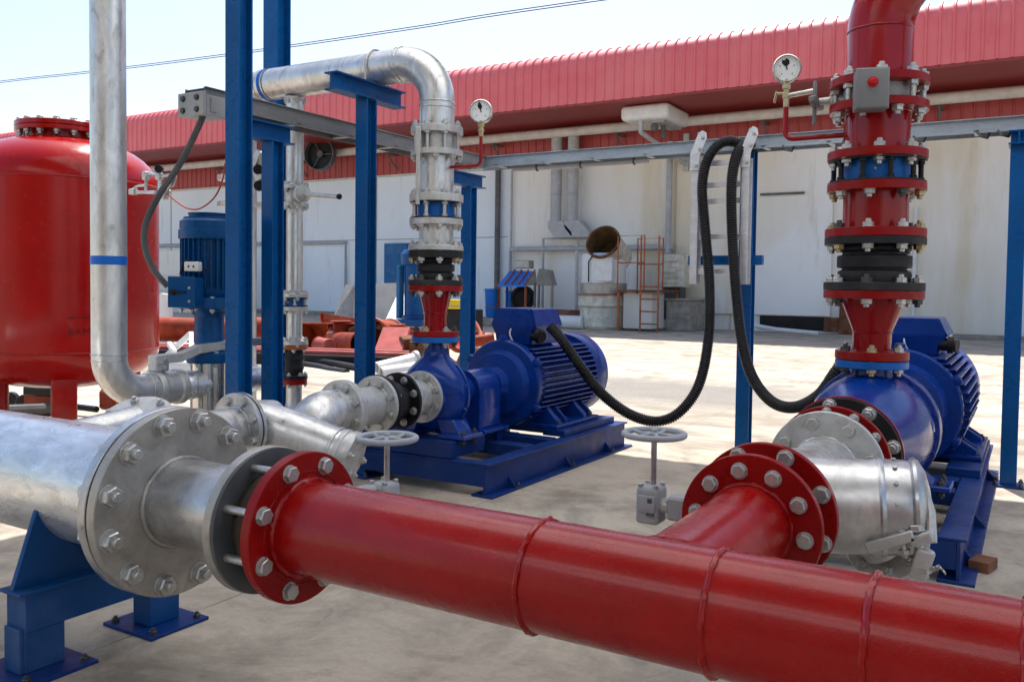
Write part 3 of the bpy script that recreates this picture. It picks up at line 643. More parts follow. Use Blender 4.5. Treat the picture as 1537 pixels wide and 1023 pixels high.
for y0, y1 in ((1.285, 1.395), (1.66, 1.765)):
    mb = MB(); mb.bx((-2.355, y0, .0105), (-2.275, y1, .1205), .002); lg = part('leg', mb, post_blue_dusty, sp)
    if y0 < 1.4:
        mb = MB(); mb.bx((-2.352, y0-.012, .0105), (-2.279, y0+.001, .13), .002); part('stiffener', mb, post_blue_dusty, lg)
    mb = MB(); mb.bx((-2.43, y0-.05, 0), (-2.20, y1+.05, .010), .001); part('base_plate', mb, plate_grey if False else skid_blue, sp)
    for x in (-2.405, -2.225):
        for y in (y0-.025, y1+.025): bolts(sp, (x, y, .010), Z_, 0, 1, .012, .03, 0, 'nut', dark_bolt, name='anchor_bolt')

# ------------------------------------------------------------------ suction strainers
def strainer_R():
    t = thing('strainer', 'big mottled galvanized strainer with clamped round cover, right of the red flanges', 'strainer', (XR+.2, 2.55, .2))
    part('inlet_flange', MB().ring((XR, 2.215, BZ), Y_, .09, .182, .025, 64), red_flange, t, 'red painted inlet flange')
    bolts(t, (XR, 2.215, BZ), -Y_, .158, 8, .0205, .02, .45)
    part('neck', MB().lathe([(.095, 0), (.118, 0), (.122, .10), (.122, .35), (.104, .52), (.098, .75), (.085, .75)], (XR, 2.24, RZ), Y_, 56), galv_v, t)
    weld(t, (XR, 2.245, RZ), Y_, .119, .008, galv_v)
    L0 = V((XR+.02, 2.47, RZ-.012)); L1 = at(1386, 762, Y=2.53); d = (L1-L0).normalized(); L = (L1-L0).length
    part('leg_body', MB().lathe([(0, -.135), (.07, -.120), (.112, -.08), (.129, -.03), (.131, .02), (.130, L*.25), (.129, L*.48), (.125, L*.60), (.128, L*.63), (.129, L*.66)], L0, d, 64), galv_v, t)
    cv = part('cover', MB().lathe([(.10, L*.655), (.131, L*.66), (.134, L*.68), (.131, L*.70), (.1285, L*.71), (.127, L*.86), (.124, L*.90), (.133, L*.92), (.134, L*.945), (.126, L*.975), (.10, L*1.02), (.06, L*1.05), (0, L*1.06)], L0, d, 64), galv, t)
    for k in range(5):
        a = k*.42-.4; m = frame(L0+d*L*.79, d); q = m @ V((.129*math.cos(a), .129*math.sin(a), 0)); nn = (q-(L0+d*L*.79)).normalized()
        bolts(t, q, nn, 0, 1, .006, .01, name='rivet')
    # clamp with swing bolt at the lower front of the cover
    k0 = L0+d*L*.93+V((.005, -.09, -.085))
    R_ = M.Rotation(math.radians(-24), 3, 'Y')
    mb = MB(); mb.box(k0+V((-.045, -.045, .02)), (.125, .02, .030), R_, .004); mb.box(k0+V((-.045, -.022, .022)), (.11, .014, .022), R_, .003); clamp = part('clamp_arm', mb, cast_grey, t)
    mb = MB(); mb.box(k0+V((.028, -.03, .038)), (.055, .05, .03), R_, .006, 2); mb.box(k0+V((.03, -.028, -.03)), (.045, .035, .085), M.Rotation(.25, 3, 'Y'), .012, 2); mb.tube([k0+V((.05, -.03, .03)), k0+V((.045, .0, .1)), k0+V((.02, .03, .17))], [.014, .011, .008], 10); part('yoke', mb, cast_grey, t)
    bolts(t, k0+V((.015, -.03, .055)), V((-.2, 0, 1)), 0, 1, .02, .09, 0, 'head', zinc, name='swing_bolt')
    bolts(t, k0+V((-.02, -.035, .042)), V((-.2, 0, 1)), 0, 1, .014, .04, 0, 'head', zinc, name='swing_bolt')
    mb = MB()
    for k in range(9): mb.torus(k0+V((.052+.004*k, -.03-.003*k, -.025-.003*abs(k-5))), V((1, .5*(k % 2), .6)), .005, .0016, 10, 5)
    part('chain', mb, zinc, t)
    # drain flange and foot below the leg
    fc = at(1328, 808, Y=2.575); fa = V((-.22, -.80, .42))
    part('drain_flange', MB().disc(fc-V(fa).normalized()*.018, fa, .116, .018, 56), cast_grey, t)
    bolts(t, fc, fa, .090, 8, .017, .03, .3, 'nut')
    mb = MB(); mb.cyl(fc-V(fa).normalized()*.01, L0+d*L*.45+V((0, .02, 0)), .085, 40); part('drain_neck', mb, galv_v, t)
    mb = MB(); mb.cyl(fc+V((-.12, .02, -.012)), fc+V((-.17, .0, -.006)), .016, 16); part('drain_stub', mb, galv, t)
    part('outlet_flange', MB().ring((XR, 2.965, RZ), Y_, .085, .187, .023, 64), cast_grey, t)
    weld(t, (XR, 2.963, RZ), Y_, .1, .008, galv_v)
    bolts(t, (XR, 2.965, RZ), -Y_, .150, 8, .021, .05, PI/8-.12)
    return t
strainer_R()
mb = MB(); mb.bx((XR-.06, 2.33, 0), (XR+.10, 2.45, .19), .004); mb.bx((XR-.08, 2.32, .19), (XR+.12, 2.46, .2), .002); mb.tube([(XR, 2.39, .2), (XR, 2.39, .345)], .03, 12)
solo('pipe_prop', mb, post_blue_dusty, 'short blue steel prop under the red valve flanges', 'pipe support', (XR, 2.39, 0))
mb = MB(); w = at(1475, 846, Z=.02); mb.box((w.x, w.y, .021), (.075, .105, .042), M.Rotation(-.25, 3, 'Z'), .003)
solo('wood_block', mb, wood, 'reddish brown wooden block at the corner of the right pump skid', 'wood block', (w.x, w.y, 0))

def strainer_L():
    t = thing('strainer', 'galvanized strainer with an angled leg between the bolted flanges of the left suction line', 'strainer', (LX+.1, 2.65, .25))
    part('inlet_flange', MB().ring((LX, 2.4316, LZ), Y_, .07, .140, .0155, 56), galv, t)
    part('gasket', MB().ring((LX, 2.4252, LZ), Y_, .07, .1395, .0062, 48, .0002), black_rubber, t)
    part('neck', MB().lathe([(.07, 0), (.086, 0), (.092, .04), (.098, .10), (.092, .16), (.06, .20), (0, .21)], (LX, 2.447, LZ), Y_, 48), galv_v, t)
    el = [(LX, 3.02, LZ), (LX, 2.96, LZ)]+arc((LX, 2.945, LZ-.13), Z_, -Y_, .13, 12)+[(LX, 2.815, LZ-.22)]
    part('outlet_elbow', MB().tube(el, [.1, .1]+[.1+.012*math.sin(i*PI/12) for i in range(13)]+[.1], 40), galv_v, t)
    weld(t, (LX, 2.965, LZ), Y_, .1, .004, galv)
    L0 = V((LX+.0, 2.53, LZ)); L1 = at(533, 686, Y=2.66); d = (L1-L0).normalized(); L = (L1-L0).length
    part('leg_body', MB().lathe([(0, -.1), (.06, -.088), (.09, -.05), (.1, 0), (.098, L*.5), (.092, L*.86)], L0, d, 48), galv_v, t)
    part('cover', MB().lathe([(.08, L*.83), (.097, L*.845), (.099, L*.86), (.099, L*.89), (.095, L*.9), (.095, L*.93), (.102, L*.935), (.102, L*.985), (.098, L), (0, L)], L0, d, 48), cast_grey, t)
    bolts(t, L0+d*L, d, .078, 6, .016, .03, .2, 'nut')
    weld(t, L0+d*L*.8, d, .0935, .006, galv_v)
    part('outlet_flange', MB().ring((LX, 3.01, LZ), Y_, .07, .140, .02, 56), cast_grey, t)
    bolts(t, (LX, 3.01, LZ), -Y_, .113, 8, .019, .045, PI/8)
strainer_L()
def h_spool(name, label, cat, x, z, y0, y1, rp, rf, mat, tf=.02, n=8, d=.018, pm=None, gap=.0, bend='head', fm=None, rb=None):
    t = thing(name, label, cat, (x, (y0+y1)/2, z-rf))
    part('pipe', MB().lathe([(rp*.8, 0), (rp, 0), (rp, y1-y0), (rp*.8, y1-y0)], (x, y0, z), Y_, 48), pm or mat, t)
    for yy, ax in ((y0, -1), (y1-tf, 1)):
        part('flange', MB().ring((x, yy, z), Y_, rp*.8, rf, tf, 56), fm or mat, t)
        weld(t, (x, yy+(tf if ax < 0 else 0), z), Y_, rp+.002, .005, pm or mat)
    return t
t = h_spool('flanged_spool', 'short galvanized flanged valve body left of the black rubber joint on the left suction line', 'pipe fitting', LX, LZ, 3.032, 3.275, .092, .140, cast_grey)
bolts(t, (LX, 3.255, LZ), -Y_, .113, 8, .018, .045, PI/8)
def rubber_h(label, x, z, y0, y1, rp, rf, fm, tf=.02):
    t = thing('rubber_joint', label, 'rubber joint', (x, (y0+y1)/2, z-rf)); L = y1-y0
    part('bellows', MB().lathe([(rp*.7, 0), (rp*1.1, 0), (rp*1.12, L*.25), (rp*1.3, L*.4), (rp*1.36, L*.5), (rp*1.3, L*.6), (rp*1.12, L*.75), (rp*1.1, L), (rp*.7, L)], (x, y0, z), Y_, 48), black_rubber, t)
    for yy in (y0, y1-tf): part('flange', MB().ring((x, yy, z), Y_, rp*.8, rf, tf, 56), fm, t)
    return t
t = rubber_h('black rubber joint with black flanges in the left suction line', LX, LZ, 3.279, 3.455, .082, .142, black_paint)
bolts(t, (LX, 3.435, LZ), -Y_, .113, 8, .018, .045, PI/8)
t = h_spool('flanged_spool', 'galvanized flanged spool right of the black rubber joint at the left pump inlet', 'pipe fitting', LX, LZ, 3.459, 3.642, .092, .136, cast_grey)
bolts(t, (LX, 3.622, LZ), -Y_, .112, 8, .018, .045, PI/8)
# right suction: red flange, rubber joint
t = thing('rubber_joint', 'black rubber joint clamped between red flanges at the right pump inlet', 'rubber joint', (XR, 3.15, RZ-.21))
part('flange', MB().ring((XR, 3.066, RZ), Y_, .085, .194, .024, 64), red_flange, t, 'red flange facing the grey strainer flange')
part('bellows', MB().lathe([(.09, 0), (.15, 0), (.152, .04), (.165, .09), (.152, .14), (.15, .17), (.09, .17)], (XR, 3.09, RZ), Y_, 56), black_rubber, t)
part('black_flange', MB().ring((XR, 3.250, RZ), Y_, .085, .202, .022, 64), black_rubber, t)
part('red_ring', MB().ring((XR, 3.2725, RZ), Y_, .085, .207, .008, 64), red_flange, t)
bolts(t, (XR, 3.066, RZ), -Y_, .174, 12, .0155, .03, .1, 'nut')
part('gasket', MB().ring((XR, 2.989, RZ), Y_, .085, .165, .0765, 56), dark_gasket, t)
bolts(t, (XR, 3.250, RZ), -Y_, .178, 8, .023, .05, .25, 'nut')

# ------------------------------------------------------------------ pump sets
def pump(label, x, z, y_in, y_d, R, rin, rfd, zfd, tf, rneck, y_back, rb):
    t = thing('centrifugal_pump', label, 'pump', (x, y_d, z-R*1.15), 'blue centrifugal pumps')
    w = y_d-y_in
    part('casing', MB().lathe([(0, .001), (rin, 0), (rin, .022), (rin*.74, .028), (rin*.72, w*.16), (rin*.80, w*.30), (R*.76, w*.46), (R*.90, w*.64), (R*.98, w*.84), (R*1.0, w*1.0), (R*1.0, w*1.12), (R*1.07, w*1.125), (R*1.08, w*1.14), (R*1.08, w*1.27), (R*1.07, w*1.285), (R*.9, w*1.30), (R*.78, w*1.42), (R*.5, w*1.5), (0, w*1.5)], (x, y_in, z), Y_, 72), pump_blue, t)
    mb = MB(); h0 = z+.02; h1 = zfd-tf; hh = h1-h0      # swept discharge neck
    mb.lathe([(R*1.02, 0), (R*1.0, hh*.14), (R*.93, hh*.28), (R*.80, hh*.42), (R*.62, hh*.56), (rneck*1.22, hh*.70), (rneck*1.04, hh*.84), (rneck, hh*.94), (rneck, hh)], (x, y_d+.01, h0), Z_, 48)
    for v in mb.bm.verts:                       # flatten the root of the neck towards the volute thickness
        k = (h1-v.co.z)/(h1-h0); v.co.y = y_d+.01+(v.co.y-y_d-.01)*(1-.42*max(0, k)**1.5)
    part('discharge_neck', mb, pump_blue, t)
    part('discharge_flange', MB().ring((x, y_d, zfd-tf), Z_, rneck*.7, rfd, tf, 56, .003), valve_blue, t)
    mb = MB(); mb.cyl((x, y_in+w*1.45, z), (x, y_back, z), rb, 40); mb.ring((x, y_in+w*1.5, z), Y_, rb*.9, rb*1.35, .03, 40); part('bearing_housing', mb, pump_blue, t)
    mb = MB()
    for k in range(10):
        a = k*2*PI/10; mb.disc((x+R*.93*math.cos(a), y_in+w*1.0, z+R*.93*math.sin(a)), -Y_, .010, .012, 6)
        a += .3; mb.disc((x+R*1.02*math.cos(a), y_in+w*1.125, z+R*1.02*math.sin(a)), -Y_, .011, .014, 6)
    part('casing_bolt', mb, pump_blue, t)
    for s in (-1, 1):
        zb = z-R*.6; mb = MB()
        mb.prism([(s*R*.28, zb), (s*R*.85, zb), (s*R*1.05, SK+.11), (s*R*.45, SK+.11)], M(((1, 0, 0, x), (0, 0, 1, y_d-.06), (0, 1, 0, 0), (0, 0, 0, 1))), .12, .004)
        mb.bx((x+s*R*.42, y_d-.09, SK+.092), (x+s*R*1.3, y_d+.09, SK+.115), .004); part('foot', mb, pump_blue, t)
        bolts(t, (x+s*R*1.15, y_d-.05, SK+.115), Z_, 0, 1, .016, .03, 0, 'nut', dark_bolt)
        bolts(t, (x+s*R*1.15, y_d+.05, SK+.115), Z_, 0, 1, .016, .03, 0, 'nut', dark_bolt)
    return t
SK = .165
def motor(label, x, z, y0, y1, R, fin, bx0, bx1, by0, by1, bz, nf=44):
    t = thing('electric_motor', label, 'motor', (x, (y0+y1)/2, SK), 'blue finned electric motors'); L = y1-y0
    part('end_shield', MB().lathe([(0, -.10), (R*.35, -.10), (R*.42, -.04), (R*.72, -.015), (R*.80, .03), (R*1.0, .035), (R*1.03, .045), (R*1.03, .085), (R*.97, .09), (R*.97, .14)], (x, y0, z), Y_, 64), motor_blue, t)
    part('body', MB().lathe([(R*.93, .1), (R*.93, L*.80), (0, L*.8)], (x, y0, z), Y_, 64), motor_blue, t)
    mb = MB()
    for k in range(nf):
        a = 2*PI*k/nf
        if abs(math.sin(a)) > .90 and math.sin(a) > 0 : continue
        if math.sin(a) < -.78: continue
        d = V((math.cos(a), 0, math.sin(a)))
        # parallel-fin style: fins lie horizontal on the flanks
        fd = V((math.copysign(1, d.x), 0, 0)) if abs(d.z) < .93 else Z_
        p0 = V((x, y0+.11, z))+d*R*.9; e = R+fin-abs(d.z)*0
        xo = math.sqrt(max(0, (R+fin)**2-(d.z*R*.97)**2)); xi = math.sqrt(max(0, (R*.92)**2-(d.z*R*.9)**2))
        zz = z+d.z*R*.97; s = math.copysign(1, d.x); tk = .0045
        mb.bx((x+s*xi*.92, y0+.10, zz-tk), (x+s*xo, y0+L*.80, zz+tk), .002)
    part('cooling_fins', mb, motor_blue, t)
    part('fan_cover', MB().lathe([(R*.9, L*.79), (R*1.06, L*.785), (R*1.08, L*.795), (R*1.08, L*.95), (R*.98, L*.99), (R*.75, L), (0, L)], (x, y0, z), Y_, 64), motor_blue, t)
    for k in range(6):
        a = PI/6+k*PI/3; d = V((math.cos(a), 0, math.sin(a))); mb = MB(); mb.box(V((x, y0+.06, z))+d*R*1.04, (.05, .05, .05), M.Rotation(-a, 3, 'Y'), .012, 2); part('shield_lug', mb, motor_blue, t)
    xc = (bx0+bx1)/2; w = (bx1-bx0)/2; zb = z+R*.9
    def rect(k, zz, ky=1): return [(xc-w*k, by0+(1-k)*.05*ky, zz), (xc+w*k, by0+(1-k)*.05*ky, zz), (xc+w*k, by1-(1-k)*.05*ky, zz), (xc-w*k, by1-(1-k)*.05*ky, zz)]
    zm = zb+(bz-zb)*.52; mb = MB(); lv = [rect(.80, zb), rect(.84, zb+(zm-zb)*.5), rect(.98, zm-.006), rect(1.0, zm), rect(1.0, zm+.008), rect(.97, zm+.02), rect(.80, bz-.004), rect(.76, bz)]
    rings = [[mb.bm.verts.new(p) for p in q] for q in lv]
    for a, b in zip(rings, rings[1:]):
        for i in range(4): mb.face([a[i], a[(i+1) % 4], b[(i+1) % 4], b[i]])
    mb.face(rings[0][::-1]); mb.face(rings[-1])
    bmesh.ops.bevel(mb.bm, geom=[e for e in mb.bm.edges if abs((e.verts[0].co-e.verts[1].co).z) > 1e-4], offset=.012, segments=2, affect='EDGES')
    tb = part('terminal_box', mb, motor_blue, t, angle=25)
    mb = MB(); mb.cyl((xc+w*.6, by0+.05, zb+.06), (xc+w*1.25, by0+.02, zb+.05), .034, 24); mb.ring((xc+w*1.0, by0+.03, zb+.055), X_, .02, .045, .03, 24); part('cable_gland', mb, black_paint, tb)
    mb = MB(); mb.tube(spline([(xc-w*.05, by0-.006, zm-.02), (xc-.0, by0-.03, zm-.05), (xc+.03, by0-.035, zm-.10), (xc+.06, by0+.0, zb-.02)], 6), .005, 8); part('earth_wire', mb, grey_pipe, tb)
    for s in (-1, 1):
        mb = MB()
        for yy in (y0+L*.18, y0+L*.52):
            mb.prism([(s*R*.55, z-R*.72), (s*R*.85, z-R*.5), (s*R*1.22, SK+.085), (s*R*1.22, SK+.06), (s*R*.62, SK+.06)], M(((1, 0, 0, x), (0, 0, 1, yy), (0, 1, 0, 0), (0, 0, 0, 1))), .045, .004)
            mb.prism([(s*R*.55, z-R*.72), (s*R*.85, z-R*.5), (s*R*1.22, SK+.085), (s*R*1.22, SK+.06), (s*R*.62, SK+.06)], M(((1, 0, 0, x), (0, 0, 1, yy+.11), (0, 1, 0, 0), (0, 0, 0, 1))), .02, .004)
        mb.bx((x+s*R*.58, y0+L*.14, SK+.042), (x+s*R*1.3, y0+L*.70, SK+.064), .004); part('foot', mb, motor_blue, t)
        for yy in (y0+L*.2, y0+L*.62): bolts(t, (x+s*R*1.2, yy, SK+.064), Z_, 0, 1, .018, .03, 0, 'nut', dark_bolt)
    return t
def skid(label, x0, x1, y0, y1, yp, xm):
    t = thing('pump_skid', label, 'skid', ((x0+x1)/2, (y0+y1)/2, 0), 'blue steel pump skids')
    for xx, s in ((x0, 1), (x1, -1)):
        mb = MB(); a, b = sorted((xx, xx+s*.012)); mb.bx((a, y0, .012), (b, y1, SK-.010), .001)
        a, b = sorted((xx-s*.02, xx+s*.075)); mb.bx((a, y0, SK-.010), (b, y1, SK), .001)
        a, b = sorted((xx-s*.05, xx+s*.075)); mb.bx((a, y0-.01, 0), (b, y1+.02, .012), .001)
        part('side_rail', mb, skid_blue, t)
        for yy in (y0+.22, y0+.85, y1-.3):
            mb = MB(); mb.prism([(0, 0), (.05, 0), (0, .06)], M(((-s, 0, 0, xx), (0, 0, 1, yy), (0, 1, 0, .012), (0, 0, 0, 1))), .008); part('gusset', mb, skid_blue, t)
            bolts(t, (xx-s*.032, yy+.05, .012), Z_, 0, 1, .013, .02, 0, 'nut', dark_bolt, name='anchor_bolt')
    mb = MB(); mb.bx((x0+.013, y0+.002, .05), (x1-.013, y0+.012, SK-.011), .001); mb.bx((x0+.076, y0-.0, SK-.010), (x1-.076, y0+.08, SK-.001), .001); part('end_beam', mb, skid_blue, t)
    mb = MB(); mb.bx((x0+.013, y1-.012, .03), (x1-.013, y1-.002, SK-.011), .001); part('end_beam', mb, skid_blue, t)
    mb = MB(); mb.bx((x0+.02, yp-.16, SK+.001), (x1-.22, yp+.16, SK+.088), .004); part('pump_pedestal', mb, skid_blue, t)
    for yy in (yp+.35, yp+.62):
        mb = MB(); mb.bx((x0+.08, yy, SK-.06), (x1-.08, yy+.10, SK+.004), .003); part('cross_member', mb, skid_blue, t)
    for s in (-1, 1):
        mb = MB(); mb.bx((xm+s*.31-.075, yp+.75, SK+.001), (xm+s*.31+.075, y1-.08, SK+.040), .003); part('motor_rail', mb, skid_blue, t)
    return t
skid('blue steel channel skid under the left pump and motor', -3.24, -2.335, 3.6, 5.30, 3.77, LX)
pump('blue centrifugal pump with red flange on top on the left skid', LX, LZ, 3.645, 3.75, .195, .136, .126, .782, .030, .062, 4.05, .078)
motor('blue finned electric motor with big terminal box on the left skid', LX, LZ, 4.38, 5.40, .255, .02, LX-.17, LX+.15, 4.56, 4.92, .918)
cg = thing('coupling_guard', 'blue rounded sheet guard over the coupling between left pump and motor', 'coupling guard', (LX, 4.15, SK))
mb = MB(); pr_ = [(-.11, SK+.09), (.11, SK+.09)]+[(.11*math.cos(a*PI/12), LZ+.0+.11*math.sin(a*PI/12)) for a in range(13)]
mb.prism(pr_, M(((1, 0, 0, LX), (0, 0, 1, 4.02), (0, 1, 0, 0), (0, 0, 0, 1))), .22, .004); part('cover', mb, pump_blue, cg)
mb = MB(); mb.bx((LX-.14, 4.0, SK+.07), (LX+.16, 4.26, SK+.09), .003); part('base_flange', mb, pump_blue, cg)
for y in (4.02, 4.2):
    mb = MB(); mb.bx((LX-.1, y, SK+.005), (LX-.06, y+.05, SK+.07), .003); mb.bx((LX+.08, y, SK+.005), (LX+.12, y+.05, SK+.07), .003); part('leg', mb, pump_blue, cg)
skid('blue steel channel skid under the right pump, dusty along its top edge', -1.02, -.205, 3.46, 5.75, 3.9, XR)
pump('larger blue centrifugal pump standing behind the red riser on the right', XR, RZ, 3.281, 3.87, .245, .205, .145, .765, .032, .082, 4.35, .10)
motor('large blue finned electric motor behind the right pump', XR, RZ, 4.70, 6.0, .29, .035, XR-.19, XR+.20, 4.95, 5.35, .915, 40)

# ------------------------------------------------------------------ vertical stacks
def v_flange(t, x, y, z0, z1, ri, ro, mat, name='flange', label=None): return part(name, MB().ring((x, y, z0), Z_, ri, ro, z1-z0, 64), mat, t, label)
def reducer(label, x, y, z0, zf0, zn, zf1, z1, rf0, rn, rp, rf1, mat, fm, n0, n1, d):
    t = thing('reducer', label, 'pipe fitting', (x, y, z0), 'red cone reducers')
    part('cone', MB().lathe([(rn*.8, 0), (rn, 0), (rn, zn-z0), (rp, zf1-z0-.012), (rp, zf1-z0), (rp*.85, zf1-z0)], (x, y, z0+.001), Z_, 56), mat, t, angle=60)
    v_flange(t, x, y, z0, zf0, rn*.8, rf0, fm); v_flange(t, x, y, zf1, z1, rp*.8, rf1, fm)
    weld(t, (x, y, zn), Z_, rn+.0005, .004, mat); weld(t, (x, y, zf0), Z_, rn+.001, .004, mat)
    bolts(t, (x, y, zf0), Z_, (rf0+rn)/2+.008, n0, d*.9, (zf0-z0)+.032, PI/n0*.3, 'nut', mats=[brass_bolt, zinc, dark_bolt])
    bolts(t, (x, y, zf1), -Z_, rf1*.86, n1, d, .002, 0, 'nut', mats=[zinc, zinc, dark_bolt])
def rubber_v(label, x, y, z0, zf0, zf1, z1, rp, rf, n, d, fm=None, top=None):
    t = thing('rubber_joint', label, 'rubber joint', (x, y, z0)); L = zf1-zf0
    part('bellows', MB().lathe([(rp*.8, -.01), (rp*1.08, -.01), (rp*1.12, L*.06), (rp*1.16, L*.2), (rp*1.12, L*.30), (rp*1.0, L*.34), (rp*1.0, L*.38), (rp*1.15, L*.40), (rp*1.16, L*.43), (rp*1.16, L*.68), (rp*1.15, L*.71), (rp*1.0, L*.74), (rp*.99, L*.80), (rp*1.12, L*.86), (rp*1.14, L*.93), (rp*1.05, L*1.05), (rp*.8, L*1.05)], (x, y, zf0), Z_, 64), black_rubber, t)
    v_flange(t, x, y, z0, zf0, rp*.8, rf, fm or black_rubber); v_flange(t, x, y, zf1, z1, rp*.8, rf, top or fm or black_rubber)
    bolts(t, (x, y, zf0), Z_, rf*.86, n, d, .001, 0, 'nut', mats=[zinc, dark_bolt, zinc])
    bolts(t, (x, y, zf1), -Z_, rf*.86, n, d, .001, 0, 'nut', mats=[zinc, zinc, brass_bolt])
def spool_v(name, label, x, y, z0, zf0, zf1, z1, rp, rf0, rf1, mat, fm, n, d, ph=0.0, bm=None):
    t = thing(name, label, 'pipe', (x, y, z0))
    part('pipe', MB().lathe([(rp*.88, 0), (rp, 0), (rp, z1-z0), (rp*.88, z1-z0)], (x, y, z0), Z_, 64), mat, t)
    v_flange(t, x, y, z0, zf0, rp*.9, rf0, fm); v_flange(t, x, y, zf1, z1, rp*.9, rf1, fm)
    weld(t, (x, y, zf0+.002), Z_, rp+.001, .004, mat); weld(t, (x, y, zf1-.002), Z_, rp+.001, .004, mat)
    bolts(t, (x, y, zf0), Z_, rf0*.86, n, d, zf0-z0, ph, 'nut', mats=bm or [zinc])
    bolts(t, (x, y, zf1), -Z_, rf1*.86, n, d, .001, ph, 'nut', mats=bm or [zinc])
    return t
def check_v(label, x, y, z0, z1, rp, rf, n, d, studm, ph=0.0):
    t = thing('check_valve', label, 'valve', (x, y, z0), 'blue wafer check valves'); L = z1-z0
    part('body', MB().lathe([(rp*.8, .006), (rp, .006), (rp, L-.006), (rp*.8, L-.006)], (x, y, z0), Z_, 56), valve_blue, t)
    part('gasket', MB().ring((x, y, z0+.0005), Z_, rp*.8, rf*.98, .006, 56, .001), black_rubber, t); part('gasket', MB().ring((x, y, z1-.0065), Z_, rp*.8, rf*.98, .006, 56, .001), black_rubber, t)
    for i in range(n):
        a = ph+2*PI*i/n; p = V((x+rf*.86*math.cos(a), y+rf*.86*math.sin(a), z0))
        mb = MB(); mb.cyl(p+Z_*.008, p+Z_*(L-.008), d*.55, 12); hexprof(mb, p+Z_*.008, Z_, d*.85, d*.7); hexprof(mb, p+Z_*(L-.008), -Z_, d*.85, d*.7); part('stud', mb, studm, t)
    mb = MB(); mb.disc((x+rp*.12, y-rp*.985, z0+L*.5), -Y_, .006, .008, 12); part('plug', mb, brass, t)
# right, red
RY = 3.87
reducer('red cone reducer on top of the right pump', XR, RY, .768, .803, .882, 1.021, 1.055, .146, .077, .128, .198, red_riser, red_flange, 6, 8, .022)
rubber_v('black ribbed rubber joint between red flanges on the right riser', XR, RY, 1.0555, 1.088, 1.243, 1.2735, .127, .199, 8, .022, top=None)
spool_v('riser_spool', 'short red flanged pipe between rubber joint and blue valve on the right riser', XR, RY, 1.274, 1.31, 1.462, 1.497, .129, .199, .194, red_riser, red_flange, 8, .022, 0, [zinc, zinc, brass_bolt, dark_bolt])
check_v('blue wafer check valve with black studs on the red riser', XR, RY, 1.4975, 1.593, .142, .196, 10, .019, black_paint, .15)
us = spool_v('riser_spool', 'red flanged pipe with gauge branch below the butterfly valve on the right riser', XR, RY, 1.5935, 1.629, 1.79, 1.825, .127, .196, .194, red_riser, red_flange, 8, .022, .2)
g_sz = at(1265, 203, Y=RY).z; gx = at(1180, 150, Y=RY).x
mb = MB(); mb.tube([(XR-.10, RY, g_sz), (gx+.035, RY, g_sz)]+arc((gx+.035, RY, g_sz+.035), -Z_, -X_, .035, 8)[1:]+[(gx, RY, g_sz+.14)], .0115, 14); part('gauge_pipe', mb, red_riser, us)
mb = MB(); mb.tube([(XR-.11, RY, g_sz-.07), (XR-.125, RY, g_sz-.02), (XR-.125, RY, g_sz+.03), (XR-.11, RY, g_sz+.08)], [.006, .012, .012, .006], 10); part('branch_pad', mb, red_riser, us)
def butterfly_v(label, x, y, z0, z1, rp, rf, n, d, box=True):
    t = thing('butterfly_valve', label, 'valve', (x, y, z0)); L = z1-z0
    part('body', MB().lathe([(rp*.8, 0), (rp*1.08, 0), (rp*1.1, L*.2), (rp*1.1, L*.8), (rp*1.08, L), (rp*.8, L)], (x, y, z0), Z_, 56), cast_grey if not box else grey_light, t)
    for i in range(n):
        a = .2+2*PI*i/n; p = V((x+rf*.86*math.cos(a), y+rf*.86*math.sin(a), z0-.03))
        mb = MB(); mb.cyl(p, p+Z_*(L+.085), d*.5, 12); part('stud', mb, zinc, t)
    return t
t = butterfly_v('grey butterfly valve with square actuator box between red flanges of the right riser', XR, RY, 1.8255, 1.892, .127, .196, 8, .024)
bc = at(1307, 136, Y=RY-.20)
mb = MB(); mb.box(bc, (.122, .10, .158), M.Rotation(.30, 3, 'Z'), .008, 3); bxp = part('actuator_box', mb, grey_paint, t)
fn_ = M.Rotation(.30, 3, 'Z') @ V((0, -1, 0))
mb = MB(); mb.lathe([(.020, 0), (.020, .006), (.013, .007), (.013, .014), (.009, .018), (0, .018)], bc+fn_*.0505+Z_*.022, fn_, 24); part('button', mb, red_button, bxp)
mb = MB(); mb.box(bc+fn_*.036, (.126, .006, .162), M.Rotation(.30, 3, 'Z'), .002); part('lid_seam', mb, grey_paint, bxp)
mb = MB(); mb.cyl(bc-fn_*.04, (XR, RY-.1, 1.86), .03, 16); part('mount', mb, grey_light, t)
lv = at(1226, 160, Y=RY-.02)
mb = MB(); mb.cyl((XR-.13, RY, 1.858), (lv.x, RY-.02, 1.858), .022, 16, .014); mb.cyl((XR-.13, RY, 1.858), (XR-.19, RY, 1.858), .036, 20); part('shaft', mb, cast_grey, t)
mb = MB(); mb.prism([(-.012, -.095), (.012, -.095), (.024, -.05), (.024, .055), (.012, .095), (-.012, .095), (-.024, .055), (-.024, -.05)], frame((lv.x+.01, RY-.02, 1.852), -X_, Z_), .024, .003)
for v in mb.bm.verts: pass
mb2 = part('lever_plate', mb, dark_grey, t)
mb2.data.materials[0] = grey_paint
mb = MB(); mb.box((lv.x-.006, RY-.035, 1.85), (.016, .016, .185), None, .004, 2); part('lever_handle', mb, grey_paint, t)
te = thing('riser_elbow', 'glossy red pipe elbow at the top of the right riser, leaving the frame', 'pipe', (XR, RY, 1.892))
part('pipe', MB().tube([(XR, RY, 1.893), (XR, RY, 2.0), (XR, RY, 2.125)]+arc((XR+.30, RY, 2.125), -X_, Z_, .30, 20)[1:]+[(XR+2.5, RY, 2.425)], .129, 56), red_riser, te)
